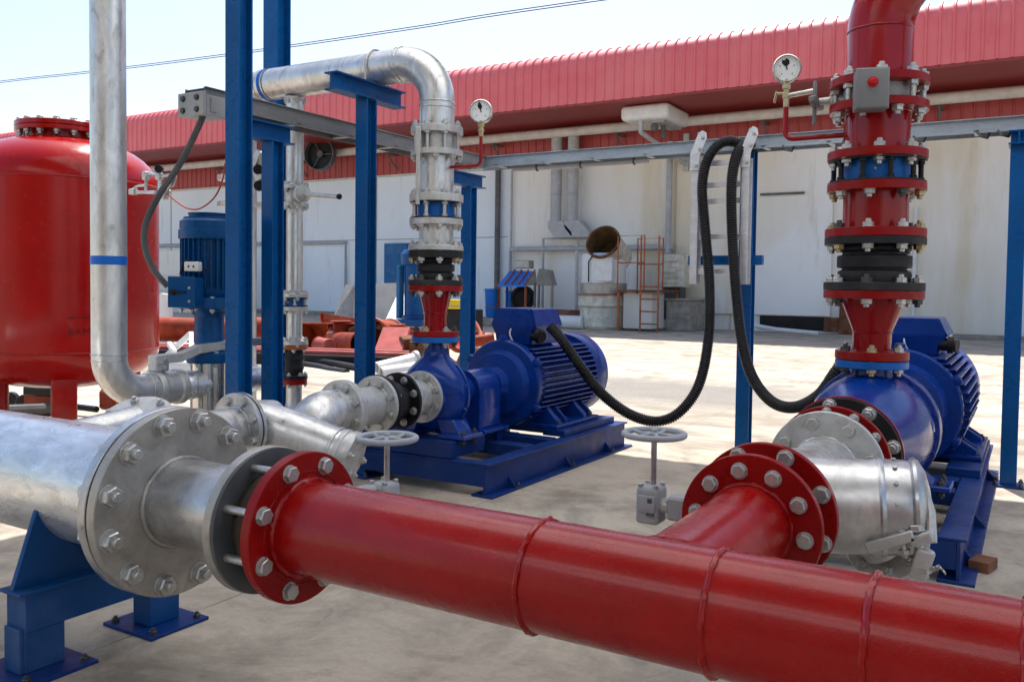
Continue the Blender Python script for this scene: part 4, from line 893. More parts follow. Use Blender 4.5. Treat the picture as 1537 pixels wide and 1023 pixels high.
v_flange(te, XR, RY, 1.8925, 1.926, .1, .194, red_flange); weld(te, (XR, RY, 2.123), Z_, .1295, .004, red_riser)
bolts(te, (XR, RY, 1.926), Z_, .194*.86, 8, .024, .03, .2, 'nut'); bolts(te, (XR, RY, 1.79), -Z_, .194*.86, 8, .024, .001, .2, 'nut')
# left, galvanized
LY = 3.75
reducer('red cone reducer on top of the left pump', LX, LY, .7835, .812, .905, 1.022, 1.053, .126, .061, .087, .145, red_riser, red_flange, 6, 8, .019)
rubber_v('black ribbed rubber joint under the galvanized riser on the left', LX, LY, 1.0535, 1.082, 1.197, 1.237, .0865, .146, 8, .019)
spool_v('riser_spool', 'short galvanized flanged pipe above the black rubber joint of the left riser', LX, LY, 1.2375, 1.263, 1.372, 1.404, .0915, .146, .142, galv_v, cast_grey, 8, .018)
check_v('blue wafer check valve with steel studs on the galvanized riser', LX, LY, 1.4045, 1.493, .0985, .142, 8, .018, zinc, .2)
ls = spool_v('riser_spool', 'galvanized pipe with gauge branch below the butterfly valve of the left riser', LX, LY, 1.4935, 1.533, 1.735, 1.765, .091, .143, .138, galv_v, cast_grey, 8, .018, .2)
gz = at(690, 250, Y=LY).z; gx2 = at(722, 200, Y=LY).x
mb = MB(); mb.tube([(LX+.08, LY, gz), (gx2-.03, LY, gz)]+arc((gx2-.03, LY, gz+.03), -Z_, X_, .03, 8)[1:]+[(gx2, LY, gz+.145)], .0085, 12); part('gauge_pipe', mb, red_riser, ls)
t = butterfly_v('galvanized butterfly valve with flat lever plate at the top of the left riser', LX, LY, 1.7655, 1.849, .091, .138, 8, .019, False)
p = at(631, 210, Y=LY-.12); mb = MB(); mb.box((p.x, LY-.13, 1.80), (.03, .045, .14), M.Rotation(.3, 3, 'Z'), .003); mb.box((p.x+.005, LY-.145, 1.62), (.022, .012, .30), M.Rotation(.3, 3, 'Z'), .003); part('lever_plate', mb, cast_grey, t)
oh = thing('overhead_pipe', 'galvanized overhead pipe with elbow running left from the top of the left riser', 'pipe', (LX-.6, LY, 2.15))
OZ = 2.243; BR = .226
mainp = [(LX, LY, 1.85), (LX, LY, 1.93), (LX, LY, OZ-BR)]+arc((LX-BR, LY, OZ-BR), X_, Z_, BR, 18)[1:]+[(LX-.6, LY, OZ), (-4.05, LY, OZ)]+arc((-4.05, LY, OZ-.2), Z_, -X_, .2, 12)[1:]+[(-4.25, LY, 1.2), (-4.25, LY, .25)]
part('pipe', MB().tube(mainp, .092, 48), galv_v, oh)
v_flange(oh, LX, LY, 1.8495, 1.887, .08, .138, cast_grey); bolts(oh, (LX, LY, 1.887), Z_, .138*.86, 8, .019, .03, .2, 'nut'); bolts(oh, (LX, LY, 1.735), -Z_, .138*.86, 8, .019, .001, .2, 'nut')
weld(oh, (LX, LY, OZ-BR), Z_, .0925, .004, galv); weld(oh, (LX, LY, OZ-BR-.03), Z_, .0925, .003, galv); weld(oh, (LX-BR, LY, OZ), X_, .0925, .004, galv); weld(oh, (LX-BR-.03, LY, OZ), X_, .0925, .003, galv)
xb = at(404, 116, Y=LY).x
mb = MB(); mb.ring((xb-.012, LY, OZ), X_, .091, .095, .024, 48, .001); cl = part('pipe_clamp', mb, tape_blue, oh)
weld(oh, (xb-.04, LY, OZ), X_, .0925, .003, galv); weld(oh, (xb+.03, LY, OZ), X_, .0925, .003, dark_grey)
t = thing('butterfly_valve', 'pale butterfly valve half hidden behind the front blue post', 'valve', (-4.25, LY, 1.55))
v_flange(t, -4.25, LY, 1.52, 1.55, .08, .14, cast_grey); v_flange(t, -4.25, LY, 1.68, 1.71, .08, .14, cast_grey)
mb = MB(); q = at(388, 238, Y=LY-.05); mb.box(q, (.05, .06, .10), M.Rotation(.5, 3, 'Y'), .012, 2); q2 = at(389, 262, Y=LY-.05); mb.box(q2, (.06, .05, .09), M.Rotation(-.4, 3, 'Y'), .012, 2); part('handle', mb, cast_grey, t)
mb = MB(); mb.disc(q+V((0, 0, -.07)), (1, -1, 0), .03, .04, 16); mb.disc(q2+V((0, 0, -.07)), (1, -1, 0), .03, .04, 16); part('grip', mb, black_paint, t)

# small riser beside it
SX, SY = -3.805, 3.76
s1 = spool_v('small_riser', 'slim galvanized pipe dropping from the overhead pipe to the lever valve', SX, SY, 1.612, 1.635, 2.13, 2.15, .051, .08, .06, galv_v, cast_grey, 6, .014)
t = thing('butterfly_valve', 'small galvanized butterfly valve with a horizontal lever on the slim riser', 'valve', (SX, SY, 1.57))
part('body', MB().lathe([(.03, 0), (.055, 0), (.06, .02), (.06, .06), (.055, .078), (.03, .078)], (SX, SY, 1.533), Z_, 36), cast_grey, t)
q = at(474, 290, Y=SY-.03); mb = MB(); mb.lathe([(0, 0), (.05, 0), (.055, .01), (.05, .03), (.02, .05), (0, .05)], (SX+.09, SY-.04, 1.575), (1, -.3, 0), 24); mb.cyl((SX+.04, SY-.02, 1.575), (SX+.09, SY-.04, 1.575), .03, 16); part('neck', mb, cast_grey, t)
q1 = at(508, 295, Y=SY-.08); mb = MB(); mb.tube([(SX+.12, SY-.05, 1.575), q1], .014, 12); part('lever', mb, cast_grey, t); mb = MB(); mb.cyl(q1, q1+(q1-V((SX+.12, SY-.05, 1.575))).normalized()*.012, .016, 12); part('grip', mb, black_paint, t)
spool_v('small_riser', 'slim galvanized pipe between lever valve and small blue check valve', SX, SY, .972, .995, 1.508, 1.532, .049, .08, .08, galv_v, cast_grey, 6, .014)
check_v('small blue wafer check valve on the slim galvanized riser', SX, SY, .917, .9715, .052, .08, 6, .013, cast_grey, .3)
spool_v('small_riser', 'slim galvanized pipe above the orange flange by the machinery', SX, SY, .691, .714, .893, .9165, .046, .08, .08, galv_v, cast_grey, 6, .014)
t = thing('rubber_joint', 'small black rubber joint under an orange flange on the slim riser', 'rubber joint', (SX, SY, .455))
v_flange(t, SX, SY, .664, .690, .03, .079, orange, 'flange', 'orange brown flange'); v_flange(t, SX, SY, .486, .508, .03, .079, black_paint, 'flange'); v_flange(t, SX, SY, .455, .4855, .03, .076, red_flange, 'flange', 'red flange')
part('bellows', MB().lathe([(.03, 0), (.05, 0), (.052, .03), (.058, .045), (.052, .06), (.052, .08), (.06, .1), (.052, .12), (.054, .157), (.03, .157)], (SX, SY, .507), Z_, 36), black_rubber, t)
bolts(t, (SX, SY, .664), -Z_, .064, 6, .013, .01, .3, 'nut'); bolts(t, (SX, SY, .508), Z_, .064, 6, .013, .05, .3, 'nut')
t = thing('pipe_stub', 'short galvanized pipe stub below the red flange of the slim riser', 'pipe', (SX, SY, .1))
part('pipe', MB().tube([(SX, SY, .455), (SX, SY, .36)]+arc((SX, SY-.12, .36), Y_, -Z_, .12, 10)[1:]+[(SX, SY-.9, .24)], .047, 28), galv_v, t)

# gauges
def gauge(label, c, r, zb, ax, needle, blob):
    ax = V(ax).normalized(); t = thing('pressure_gauge', label, 'gauge', (c.x, c.y, zb), 'pressure gauges')
    m = frame(c, ax, Z_)       # local x up, y sideways, z out
    part('case', MB().lathe([(0, -.042), (r*.95, -.042), (r, -.036), (r, .0), (r*1.07, .002), (r*1.07, .016), (r*1.0, .020), (r*.93, .014), (r*.93, .008)], c, ax, 48), stainless, t)
    dl = part('dial', MB().disc(c, ax, r*.935, .009, 48, .0005), white_dial, t)
    mb = MB()
    for i in range(21):
        a = math.radians(-135+i*13.5); L = .12 if i % 5 == 0 else .06
        p = m @ V((math.cos(a)*r*(.82-L/2), math.sin(a)*r*(.82-L/2), .0096)); 
        mb.box(p, (r*L, r*.025, .0006), m.to_3x3() @ M.Rotation(a, 3, 'Z'), 0)
    for i in range(5):
        a = math.radians(-135+i*67.5); p = m @ V((math.cos(a)*r*.55, math.sin(a)*r*.55, .0096)); mb.box(p, (r*.13, r*.06, .0006), m.to_3x3(), 0)
    part('scale_marks', mb, dark_grey, dl)
    a = math.radians(needle); mb = MB(); mz = m @ M.Translation((0, 0, .010)) @ M.Rotation(a, 4, 'Z')
    mb.prism([(-.1*r, -.04*r), (.18*r, -.04*r), (.30*r, -.26*r), (.55*r, -.30*r), (.80*r, -.12*r), (.66*r, -.02*r), (.72*r, .20*r), (.52*r, .27*r), (.30*r, .16*r), (.18*r, .04*r), (-.1*r, .04*r)] if blob else
             [(-.1*r, -.04*r), (.2*r, -.05*r), (.36*r, -.2*r), (.55*r, -.18*r), (.9*r, 0), (.55*r, .2*r), (.36*r, .18*r), (.2*r, .05*r), (-.1*r, .04*r)], mz, .0015); part('needle', mb, black_paint, dl)
    mb = MB(); b = V((c.x, c.y, 0))-ax*.02; top = c.z-r; L = top-zb
    mb.lathe([(0, 0), (.013, 0), (.013, L*.35), (.017, L*.36), (.017, L*.55), (.012, L*.57), (.012, L*.72), (.018, L*.74), (.018, L*.9), (.011, L*.93), (.011, L*1.12), (0, L*1.12)], (c.x, c.y, zb), Z_, 8); part('stem', mb, brass, t)
    return t
c = at(1180, 104, Y=RY); tr = gauge('pressure gauge with black needle on a red pipe beside the right riser', V((gx, RY, c.z)), .057, g_sz+.14, (.28, -.95, -.02), 14, True)
mb = MB(); q = at(1165, 153, Y=RY); mb.tube([(gx, RY, g_sz+.20), (q.x+.005, RY-.01, g_sz+.20)], .006, 8); mb.box((q.x, RY-.012, g_sz+.185), (.008, .018, .05), M.Rotation(.2, 3, 'Y'), .003); part('cock_handle', mb, brass, tr)
mb = MB(); mb.cyl((gx+.01, RY, g_sz+.19), (lv.x-.01, RY, g_sz+.20), .011, 14); part('side_tube', mb, stainless, tr)
c = at(719.5, 168, Y=LY); gauge('pressure gauge on a thin red pipe beside the galvanized left riser', V((gx2, LY, c.z)), .0560, gz+.145, (.40, -.9, -.02), 12, False)
#SPLIT2#
# ------------------------------------------------------------------ posts
def post(label, x, y, zt, w, beam=None, bs=None, plate=True):
    t = thing('steel_post', label, 'post', (x, y, 0), 'blue steel posts')
    mb = MB(); mb.ibeam((x, y, .012), (x, y, zt), w, w, .009, Y_); part('column', mb, post_blue, t)
    mb = MB(); mb.bx((x-w*.95, y-w*.95, 0), (x+w*.95, y+w*.95, .012), .001); part('base_plate', mb, skid_blue, t)
    for dx in (-1, 1):
        for dy in (-1, 1): bolts(t, (x+dx*w*.75, y+dy*w*.75, .012), Z_, 0, 1, .014, .02, 0, 'nut', dark_bolt, name='anchor_bolt')
    if beam:
        (a, b, h) = beam; mb = MB(); mb.ibeam(a, b, bs or w, h, .008, Z_); part('cross_beam', mb, post_blue, t)
    return t
post('front tall blue steel post left of the overhead pipe, rising out of the frame', -3.285, 2.885, 4.44, .089)
post('rear tall blue steel post behind the overhead pipe, rising out of the frame', -4.27, 4.06, 4.44, .122)
sx_, sy_ = -3.5, 3.30
post('blue steel post under a short bracket that carries the left cable tray', sx_, sy_, 1.795, .082, ((sx_, 3.115, 1.843), (sx_, 3.42, 1.843), .093), .085)
px_, py_ = -3.17, 3.66
t = post('blue steel post with a short beam on top carrying the galvanized overhead pipe', px_, py_, 2.055, .082, ((px_, 3.38, 2.1035), (px_, 3.95, 2.1035), .093), .09)
mb = MB(); mb.tube([(px_, LY-.100, 2.14)]+[(px_, LY-.1*math.cos(a*PI/16), OZ+.1*math.sin(a*PI/16)) for a in range(17)]+[(px_, LY+.1, 2.14)], .006, 8); part('u_bolt', mb, zinc, t)
q4 = at(702, 270, X=-3.5)
post('blue steel post with a T bracket under the corner of the grey cable trays', -3.5, q4.y+.02, q4.z-.05, .082, ((-3.5, q4.y-.2, q4.z-.002), (-3.5, q4.y+.18, q4.z-.002), .09), .08)
t5 = post('blue steel post carrying the cable ladder with two black hoses', -1.585, 5.47, 1.93, .085)
mb = MB(); mb.bx((-1.93, 5.335, 1.205), (-1.455, 5.385, 1.265), .003); mb.bx((-1.61, 5.385, 1.215), (-1.56, 5.425, 1.255), .003); part('cross_bar', mb, post_blue, t5)
post('blue steel post at the right edge of the photo under the cable tray', -.098, 5.40, 1.925, .080, ((-.098, 5.33, 1.885), (-.098, 5.52, 1.885), .075), .10)

# ------------------------------------------------------------------ trays
TL = -3.5
ta = at(376, 147, X=TL); tb_ = at(376, 173, X=TL); TZ1, TZ0 = ta.z, tb_.z
def tray(label, a, b, hz, w, side, tm=None):
    a, b = V(a), V(b); d = (b-a).normalized(); s = V(side)
    t = thing('cable_tray', label, 'cable tray', a, 'grey cable trays')
    def bar(o0, o1, z0, z1, name):
        mb = MB(); p = a+s*o0; q = b+s*o1; lo = V((min(p.x, q.x), min(p.y, q.y), a.z+z0)); hi = V((max(p.x, q.x), max(p.y, q.y), a.z+z1)); mb.bx(lo, hi, .0015); return part(name, mb, tm or tray_grey, t)
    bar(0, .004, 0, hz, 'side_panel'); bar(w-.004, w, 0, hz, 'side_panel'); bar(.0045, w-.0045, hz-.012, hz-.006, 'cover')
    bar(-.014, -.0005, hz-.006, hz, 'lip'); bar(-.014, -.0005, -.002, .006, 'lip')
    L = (b-a).length; n = int(L/.38)
    for i in range(n):
        c = a+d*(.2+i*L/n); mb = MB(); p = c; q = c+s*w+d*.03; mb.bx((min(p.x, q.x), min(p.y, q.y), a.z+.006), (max(p.x, q.x), max(p.y, q.y), a.z+.016), .001); part('rung', mb, tray_grey, t)
    return t
trl = tray('grey cable tray running back past the blue posts on the left', (TL, 2.86, TZ0), (TL, 5.36, TZ0), TZ1-TZ0, .14, -X_, tray_shaded)
ra = at(1140, 203, Y=5.36); rb_ = at(1140, 222, Y=5.36)
tray('long grey cable tray across the picture from left riser to right edge', (TL-.14, 5.375, rb_.z), (2.6, 5.375, rb_.z), ra.z-rb_.z, .16, Y_)
mb = MB(); e0 = at(303, 137, X=TL); e1 = at(303, 173, X=TL)
mb.bx((TL-.16, 2.835, e1.z), (TL+.02, 2.858, e0.z), .002)
pl_ = part('end_plate', mb, grey_light, trl)
for dx in (-.12, -.02):
    for zz in (.25, .75): bolts(trl, (TL+dx, 2.835, e1.z+(e0.z-e1.z)*zz), -Y_, 0, 1, .014, .01, 0, 'head', dark_bolt)
mb = MB(); mb.bx((TL-.15, 2.862, e1.z+.003), (TL+.016, 2.99, e0.z-.012), .003); mb.box((TL+.018, 2.90, (e0.z+e1.z)/2), (.006, .03, .07), None, .001); part('junction_box', mb, grey_light, trl)
p = at(690, 338, Y=5.3)
t = thing('tray_conduit', 'thin pale conduit clipped below the long grey cable tray', 'conduit', (-2.6, 5.40, rb_.z-.03))
part('pipe', MB().tube([(-3.3, 5.42, rb_.z-.022), (-2.25, 5.42, rb_.z-.022)], .018, 12), grey_pipe, t)
for x in (-3.1, -2.75, -2.35):
    mb = MB(); mb.torus((x, 5.42, rb_.z-.022), X_, .02, .006, 16, 6); part('clip', mb, dark_bolt, t)
for x in (-1.35, -1.0, -.3, -.62, -.2, .2):
    mb = MB(); mb.tube([(x, 5.36, rb_.z+.004), (x+.02, 5.345, rb_.z-.025), (x+.05, 5.38, rb_.z-.03), (x+.06, 5.40, rb_.z)], .007, 8); solo('cable_clip', mb, dark_bolt, 'small dark wire clip hanging under the long grey cable tray', 'clip', (x, 5.36, rb_.z), 'clips under the cable tray')

# ------------------------------------------------------------------ cable ladder and hoses
ld = thing('cable_ladder', 'silver cable ladder hanging on a blue post with black hoses over it', 'ladder', (-1.69, 5.3, 1.08))
for x, nm_ in ((-1.865, 0), (-1.545, 0)):
    mb = MB(); m_ = M(((0, 0, 1, x-.016), (1, 0, 0, 0), (0, 1, 0, 0), (0, 0, 0, 1)))
    mb.bx((x-.024, 5.255, 1.085), (x-.018, 5.335, 1.86), .001); mb.bx((x-.018, 5.255, 1.085), (x+.022, 5.260, 1.86), .001); mb.bx((x-.018, 5.330, 1.085), (x+.022, 5.335, 1.86), .001)
    rl = part('side_rail', mb, rail_alu, ld)
    top = [(-.032, -.03), (.026, -.03), (.030, .06), (.075, .165), (.070, .20), (.045, .215), (.02, .20), (-.03, .075)]
    mb = MB(); mb.prism(top, M(((1, 0, 0, x), (0, 0, 1, 5.245), (0, 1, 0, 1.825), (0, 0, 0, 1))), .008, .001); part('end_bracket', mb, rail_alu, rl)
    for dx, dz in ((.01, 0), (.03, .1), (.05, .17)): bolts(ld, (x+dx, 5.245, 1.825+dz), -Y_, 0, 1, .011, .02)
for z in (1.165, 1.38, 1.60, 1.70, 1.835):
    mb = MB(); mb.bx((-1.843, 5.275, z-.018), (-1.569, 5.315, z+.018), .002); part('rung', mb, rail_alu, ld)
hp = [at(826, 490, Y=4.60), at(842, 508, Y=4.60), at(875, 555, Y=4.66), at(905, 592, Y=4.75), at(945, 621, Y=4.85), at(985, 632, Y=4.95), at(1020, 618, Y=5.0), at(1049, 577, Y=5.07), at(1063, 510, Y=5.14), at(1065, 430, Y=5.18), at(1058, 340, Y=5.20), at(1054, 280, Y=5.20), at(1062, 240, Y=5.21), at(1078, 218, Y=5.24), at(1096, 212, Y=5.28), at(1113, 218, Y=5.34), at(1122, 226, Y=5.42)]
def hose(name, pts, r, mat, label, pitch=.015, amp=.0026, n=14):
    s = spline(pts, 24); path = [s[0]]; acc = 0
    # resample evenly then corrugate the radius
    L = [0]
    for a, b in zip(s, s[1:]): L.append(L[-1]+(b-a).length)
    N = int(L[-1]/(pitch/4)); out = []; j = 0
    for i in range(N+1):
        d = L[-1]*i/N
        while j < len(L)-2 and L[j+1] < d: j += 1
        f = (d-L[j])/max(1e-9, L[j+1]-L[j]); out.append(s[j].lerp(s[j+1], f))
    rr = [r+amp*(1 if (i % 4) in (0, 1) else -1) for i in range(N+1)]
    return solo(name, MB().tube(out, rr, n), mat, label, 'hose', pts[0], angle=60)
hose('flexible_hose', hp, .0310, black_hose, 'black corrugated hose looping from the left motor up over the cable ladder')
hq = [at(1262, 546, Y=4.78), at(1252, 562, Y=4.78), at(1228, 594, Y=4.84), at(1192, 611, Y=4.92), at(1158, 602, Y=5.0), at(1130, 567, Y=5.08), at(1114, 515, Y=5.15), at(1105, 440, Y=5.19), at(1099, 350, Y=5.20), at(1098, 280, Y=5.20), at(1103, 242, Y=5.22), at(1112, 222, Y=5.27), at(1124, 218, Y=5.36), at(1132, 222, Y=5.42)]
hose('flexible_hose', hq, .0310, black_hose, 'black corrugated hose looping from the right motor up over the cable ladder')
cpts = [at(306, 170, X=-3.53), at(298, 190, X=-3.56), at(272, 243, X=-3.66), at(240, 291, X=-3.72), at(219, 335, X=-3.78), at(218, 372, X=-3.80), at(231, 405, X=-3.80), at(252, 430, X=-3.76)]
hose('flexible_conduit', cpts, .0155, dark_grey, 'dark grey conduit hanging from the left tray end to the blue vertical pump', .008, .0008, 12)

# ------------------------------------------------------------------ red pressure tank
TK = V((-5.70, 3.50, 0)); TR = .60
tk = thing('pressure_tank', 'big round red pressure tank on legs at the left edge', 'tank', TK)
pr = [(0, .335)]
for i in range(1, 11):
    a = i*PI/2/10; pr.append((TR*math.sin(a)**.8, .60-.265*math.cos(a)))
pr += [(TR, .9), (TR, 1.3), (TR, 1.69)]
for i in range(0, 11):
    a = i*PI/2/10; pr.append((TR*math.cos(a)**.8, 1.70+.31*math.sin(a)))
part('shell', MB().lathe([(max(0, r), z) for r, z in pr], TK, Z_, 96), red_tank, tk, angle=50)
weld(tk, TK+Z_*1.70, Z_, TR, .006, red_tank, 96, 'weld_seam', .06); weld(tk, TK+Z_*.60, Z_, TR, .006, red_tank, 96, 'weld_seam', .06)
mb = MB(); mb.lathe([(.225, 1.90), (.225, 2.05), (0, 2.05)], TK, Z_, 56); part('manway_neck', mb, red_tank, tk)
part('manway_flange', MB().ring(TK+Z_*2.035, Z_, .15, .285, .03, 64, .003), red_tank, tk); part('manway_cover', MB().disc(TK+Z_*2.067, Z_, .285, .032, 64, .003), red_tank, tk)
bolts(tk, TK+Z_*2.099, Z_, .255, 16, .022, .062, .1)
dcam = V((.852, -.523, 0))
for k in range(4):
    d = M.Rotation(k*PI/2, 3, 'Z') @ dcam; p = TK+d*.40
    mb = MB(); mb.box(p+Z_*.26, (.15, .15, .50), M.Rotation(math.atan2(d.y, d.x)+PI/4*0, 3, 'Z'), .02, 3); lg = part('leg', mb, red_tank, tk)
    mb = MB(); mb.box(p+Z_*.007, (.22, .22, .012), M.Rotation(math.atan2(d.y, d.x), 3, 'Z'), .002); part('foot_plate', mb, red_tank, lg)
# stencilled word on the shell
cu_ = bpy.data.curves.new('stencil', 'FONT'); cu_.body = 'BAMM'; cu_.size = .062; cu_.space_character = 1.1
to = bpy.data.objects.new('stencil', cu_); COL.objects.link(to); dg = bpy.context.evaluated_depsgraph_get(); dg.update()
me = bpy.data.meshes.new_from_object(to.evaluated_get(dg)); bpy.data.objects.remove(to)
q = at(100, 513, X=TK.x+.36); a0 = math.atan2(-.85, .52)
zt = at(100, 513, Y=TK.y-.33).z
base_ang = None
best = 1e9
for i in range(720):                       # bearing on the shell that lines up with the lettering's left end
    a = -PI+i*PI/360; P_ = TK+V((TR*math.cos(a), TR*math.sin(a), 0))
    if (P_-V((CAM.x, CAM.y, 0))).length > (TK-V((CAM.x, CAM.y, 0))).length: continue
    w_ = V((P_.x, P_.y, .74))-CAM; sx2 = CX+FPX*w_.dot(rt)/w_.dot(fw)
    if abs(sx2-101) < best: best = abs(sx2-101); base_ang = a
bm_ = bmesh.new(); bm_.from_mesh(me)
for v in bm_.verts:
    a = base_ang+v.co.x/TR; z = .715+v.co.y
    v.co = V((TK.x+(TR+.0012)*math.cos(a), TK.y+(TR+.0012)*math.sin(a), z))
mb = MB(); mb.bm.free(); mb.bm = bm_; part('stencil_lettering', mb, stencil_m, tk)
mb = MB()
for i in range(13):
    pass
mb.lathe([(TR+.0010, .800), (TR+.0014, .806)], TK, Z_, 4) if False else None
for i in range(8):
    a0_, a1_ = base_ang+i*.03, base_ang+(i+1)*.03
    mb.face([mb.bm.verts.new(TK+V((TR*1.002*math.cos(a), TR*1.002*math.sin(a), z))) for a, z in ((a0_, .82), (a1_, .82), (a1_, .826), (a0_, .826))])
part('stencil_line', mb, stencil_m, tk)
# small fittings on the tank flank
mf = thing('valve_manifold', 'cluster of small galvanized valves and pipes on the right side of the red tank', 'pipe fitting', (-4.95, 3.2, 1.6))
def mp(px, py, Y=3.15): return at(px, py, Y=Y)
mb = MB(); mb.tube([mp(197, 289), mp(234, 289)], .010, 10); mb.tube([mp(225, 262), mp(240, 263), mp(240, 288)], .012, 10); mb.tube([mp(219, 264), mp(219, 288)], .009, 8); mb.tube([mp(240, 265), mp(262, 262)], .009, 8); part('pipe', mb, galv, mf)
for q_, z_, an in (((219, 264), (.035, .035, .05), 0), ((239, 265), (.04, .035, .04), 0), ((247, 290), (.05, .04, .06), .5), ((200, 288), (.05, .035, .035), 0)):
    mb = MB(); mb.box(mp(*q_), z_, M.Rotation(an, 3, 'Y'), .008, 2); part('valve', mb, cast_grey, mf)
mb = MB(); mb.disc(mp(240, 254), (.6, -.8, 0), .022, .03, 20); part('dial', mb, black_paint, mf)
mb = MB(); mb.tube(spline([mp(197, 287), mp(205, 280), mp(216, 278), mp(220, 274)], 5), .007, 8); part('handle', mb, cast_grey, mf)
mb = MB(); mb.box(mp(258, 270), (.04, .03, .07), M.Rotation(.45, 3, 'Y'), .008, 2); mb.tube([mp(262, 264), mp(248, 293)], .008, 8); part('bracket', mb, galv, mf)
mb = MB(); mb.tube(spline([mp(248, 288), mp(262, 300), mp(280, 312), mp(300, 313), mp(322, 296), mp(334, 270), mp(338, 245)], 8), .0045, 8); solo('thin_cable', mb, red_faded, 'thin reddish cable sagging between the tank fittings and the front blue post', 'cable', mp(280, 316))

# ------------------------------------------------------------------ big vertical galvanized pipe
BX, BY = -3.70, 2.49; br_ = .077
bv = thing('vertical_pipe', 'tall galvanized vertical pipe with a blue band standing before the red tank', 'pipe', (BX, BY, .45))
EZ = .53
part('pipe', MB().tube([(BX, BY, 4.4), (BX, BY, 2.0), (BX, BY, EZ+.17)]+arc((BX, BY+.17, EZ+.17), -Y_, -Z_, .17, 16)[1:]+[(BX, BY+.23, EZ)], br_, 48), galv_v, bv)
weld(bv, (BX, BY, EZ+.185), Z_, br_+.0005, .003, galv); weld(bv, (BX, BY, EZ+.155), Z_, br_+.0005, .002, galv); weld(bv, (BX, BY+.19, EZ), Y_, br_+.001, .004, galv)
zt_ = at(160, 391, Y=BY).z
part('tape_band', MB().ring((BX, BY, zt_-.020), Z_, br_-.001, br_+.0018, .040, 48, .0005), tape_blue, bv)
t = thing('lever_valve', 'pale lever valve coupling at the foot of the tall galvanized pipe', 'valve', (BX, BY+.28, EZ))
part('body', MB().lathe([(.06, 0), (.087, 0), (.09, .01), (.09, .03), (.082, .04), (.080, .12), (.088, .13), (.088, .16), (.06, .16)], (BX, BY+.225, EZ), Y_, 40), cast_grey, t)
mb = MB(); mb.bx((BX-.035, BY+.225, EZ+.085), (BX+.035, BY+.30, EZ+.165), .006)
lvp = [(BX+.01, BY+.24, EZ+.145), (BX+.03, BY+.36, EZ+.15), (BX+.05, BY+.45, EZ+.185), (BX+.06, BY+.75, EZ+.21), (BX+.06, BY+.95, EZ+.20)]
for a, b in zip(lvp, lvp[1:]):
    a, b = V(a), V(b); d = b-a; mb.box((a+b)/2, (.055, d.length+.01, .045), d.to_track_quat('Y', 'Z').to_matrix(), .004)
part('lever', mb, cast_grey, t); bolts(t, (BX+.036, BY+.27, EZ+.12), X_, 0.02, 2, .012, .02)
t = thing('connecting_pipe', 'bright galvanized pipe between the lever valve and the blue vertical pump', 'pipe', (BX, BY+.6, EZ-.09))
part('pipe', MB().lathe([(0, 0), (.062, 0), (.068, .02), (.071, .06), (.071, .50), (0, .50)], (BX, BY+.387, EZ), Y_, 44), galv_white, t); weld(t, (BX, BY+.44, EZ), Y_, .071, .004, galv)
# small header branch flange seen under the elbow
t = thing('header_outlet', 'small pale flange lying on the galvanized header below the elbow of the tall pipe', 'pipe fitting', at(205, 615, Y=1.75))
fo = at(205, 632, Y=1.78); ax_ = V((.25, -.45, .9))
part('flange', MB().ring(fo, ax_, .03, .115, .016, 44), cast_grey, t); bolts(t, fo+ax_.normalized()*.016, ax_, .09, 6, .014, .02, .4, 'nut'); mb = MB(); mb.cyl(fo, (fo.x, HY+.02, HZ+.1), .05, 28); part('stub', mb, galv, t)

# ------------------------------------------------------------------ blue vertical pump
JX, JY = -3.705, 3.06
jp = thing('vertical_pump', 'blue vertical pump motor on a stainless column behind the front blue post', 'pump', (JX, JY, 0))
K = .915
def jz(z): return 1.05+(z-1.05)*K
def jl(p, n=48): return MB().lathe([(r*K*1.14, jz(z)) for r, z in p], (JX, JY, 0), Z_, n)
part('column', jl([(0, .0), (.083, .0), (.083, .60), (0, .60)]), stainless, jp)
mb = MB(); mb.box((JX, JY, .02), (.3, .3, .04), None, .006); part('foot', mb, jockey_blue, jp)
for a in (.4, 2.0, 3.5, 5.1):
    mb = MB(); mb.cyl((JX+.112*K*math.cos(a), JY+.112*K*math.sin(a), .04), (JX+.112*K*math.cos(a), JY+.112*K*math.sin(a), jz(.63)), .007, 10); part('tie_rod', mb, zinc, jp)
part('lantern', jl([(0, .60), (.105, .60), (.108, .605), (.108, .655), (.075, .665), (.070, .70), (.070, .86), (.09, .89), (.135, .905), (.145, .91), (.145, .965), (.138, .97), (0, .97)]), jockey_blue, jp)
bolts(jp, (JX, JY, jz(.655)), Z_, .100*K, 6, .014, .05, .2); bolts(jp, (JX, JY, jz(.965)), Z_, .148*K, 8, .013, .055, .2)
mt = part('motor_body', jl([(0, .97), (.10, .97), (.118, 1.0), (.118, 1.30), (.10, 1.30), (0, 1.30)]), jockey_blue, jp)
mb = MB()
for k in range(30):
    a = 2*PI*k/30; d = V((math.cos(a), math.sin(a), 0)); mb.box(V((JX, JY, jz(1.16)))+d*.141*K, (.030*K, .005, .28*K), M.Rotation(a, 3, 'Z'), .001)
part('cooling_fins', mb, jockey_blue, mt)
part('fan_cover', jl([(.118, 1.295), (.142, 1.295), (.144, 1.30), (.144, 1.345), (.138, 1.35), (.138, 1.395), (.120, 1.41), (.120, 1.418), (.095, 1.42), (.095, 1.432), (.1, 1.434), (.1, 1.442), (0, 1.446)]), jockey_blue, jp)
JF = JY-.185
jb = at(276, 438, Y=JF); jw = M.Rotation(.42, 3, 'Z')
c0 = jb+V((.02, .0, -.0))
mb = MB(); mb.box(c0, (.135, .10, .148), jw, .007, 2); bxj = part('terminal_box', mb, jockey_blue, jp)
f_ = jw @ V((0, -1, 0)); r_ = jw @ V((1, 0, 0)); c_ = c0+f_*.051
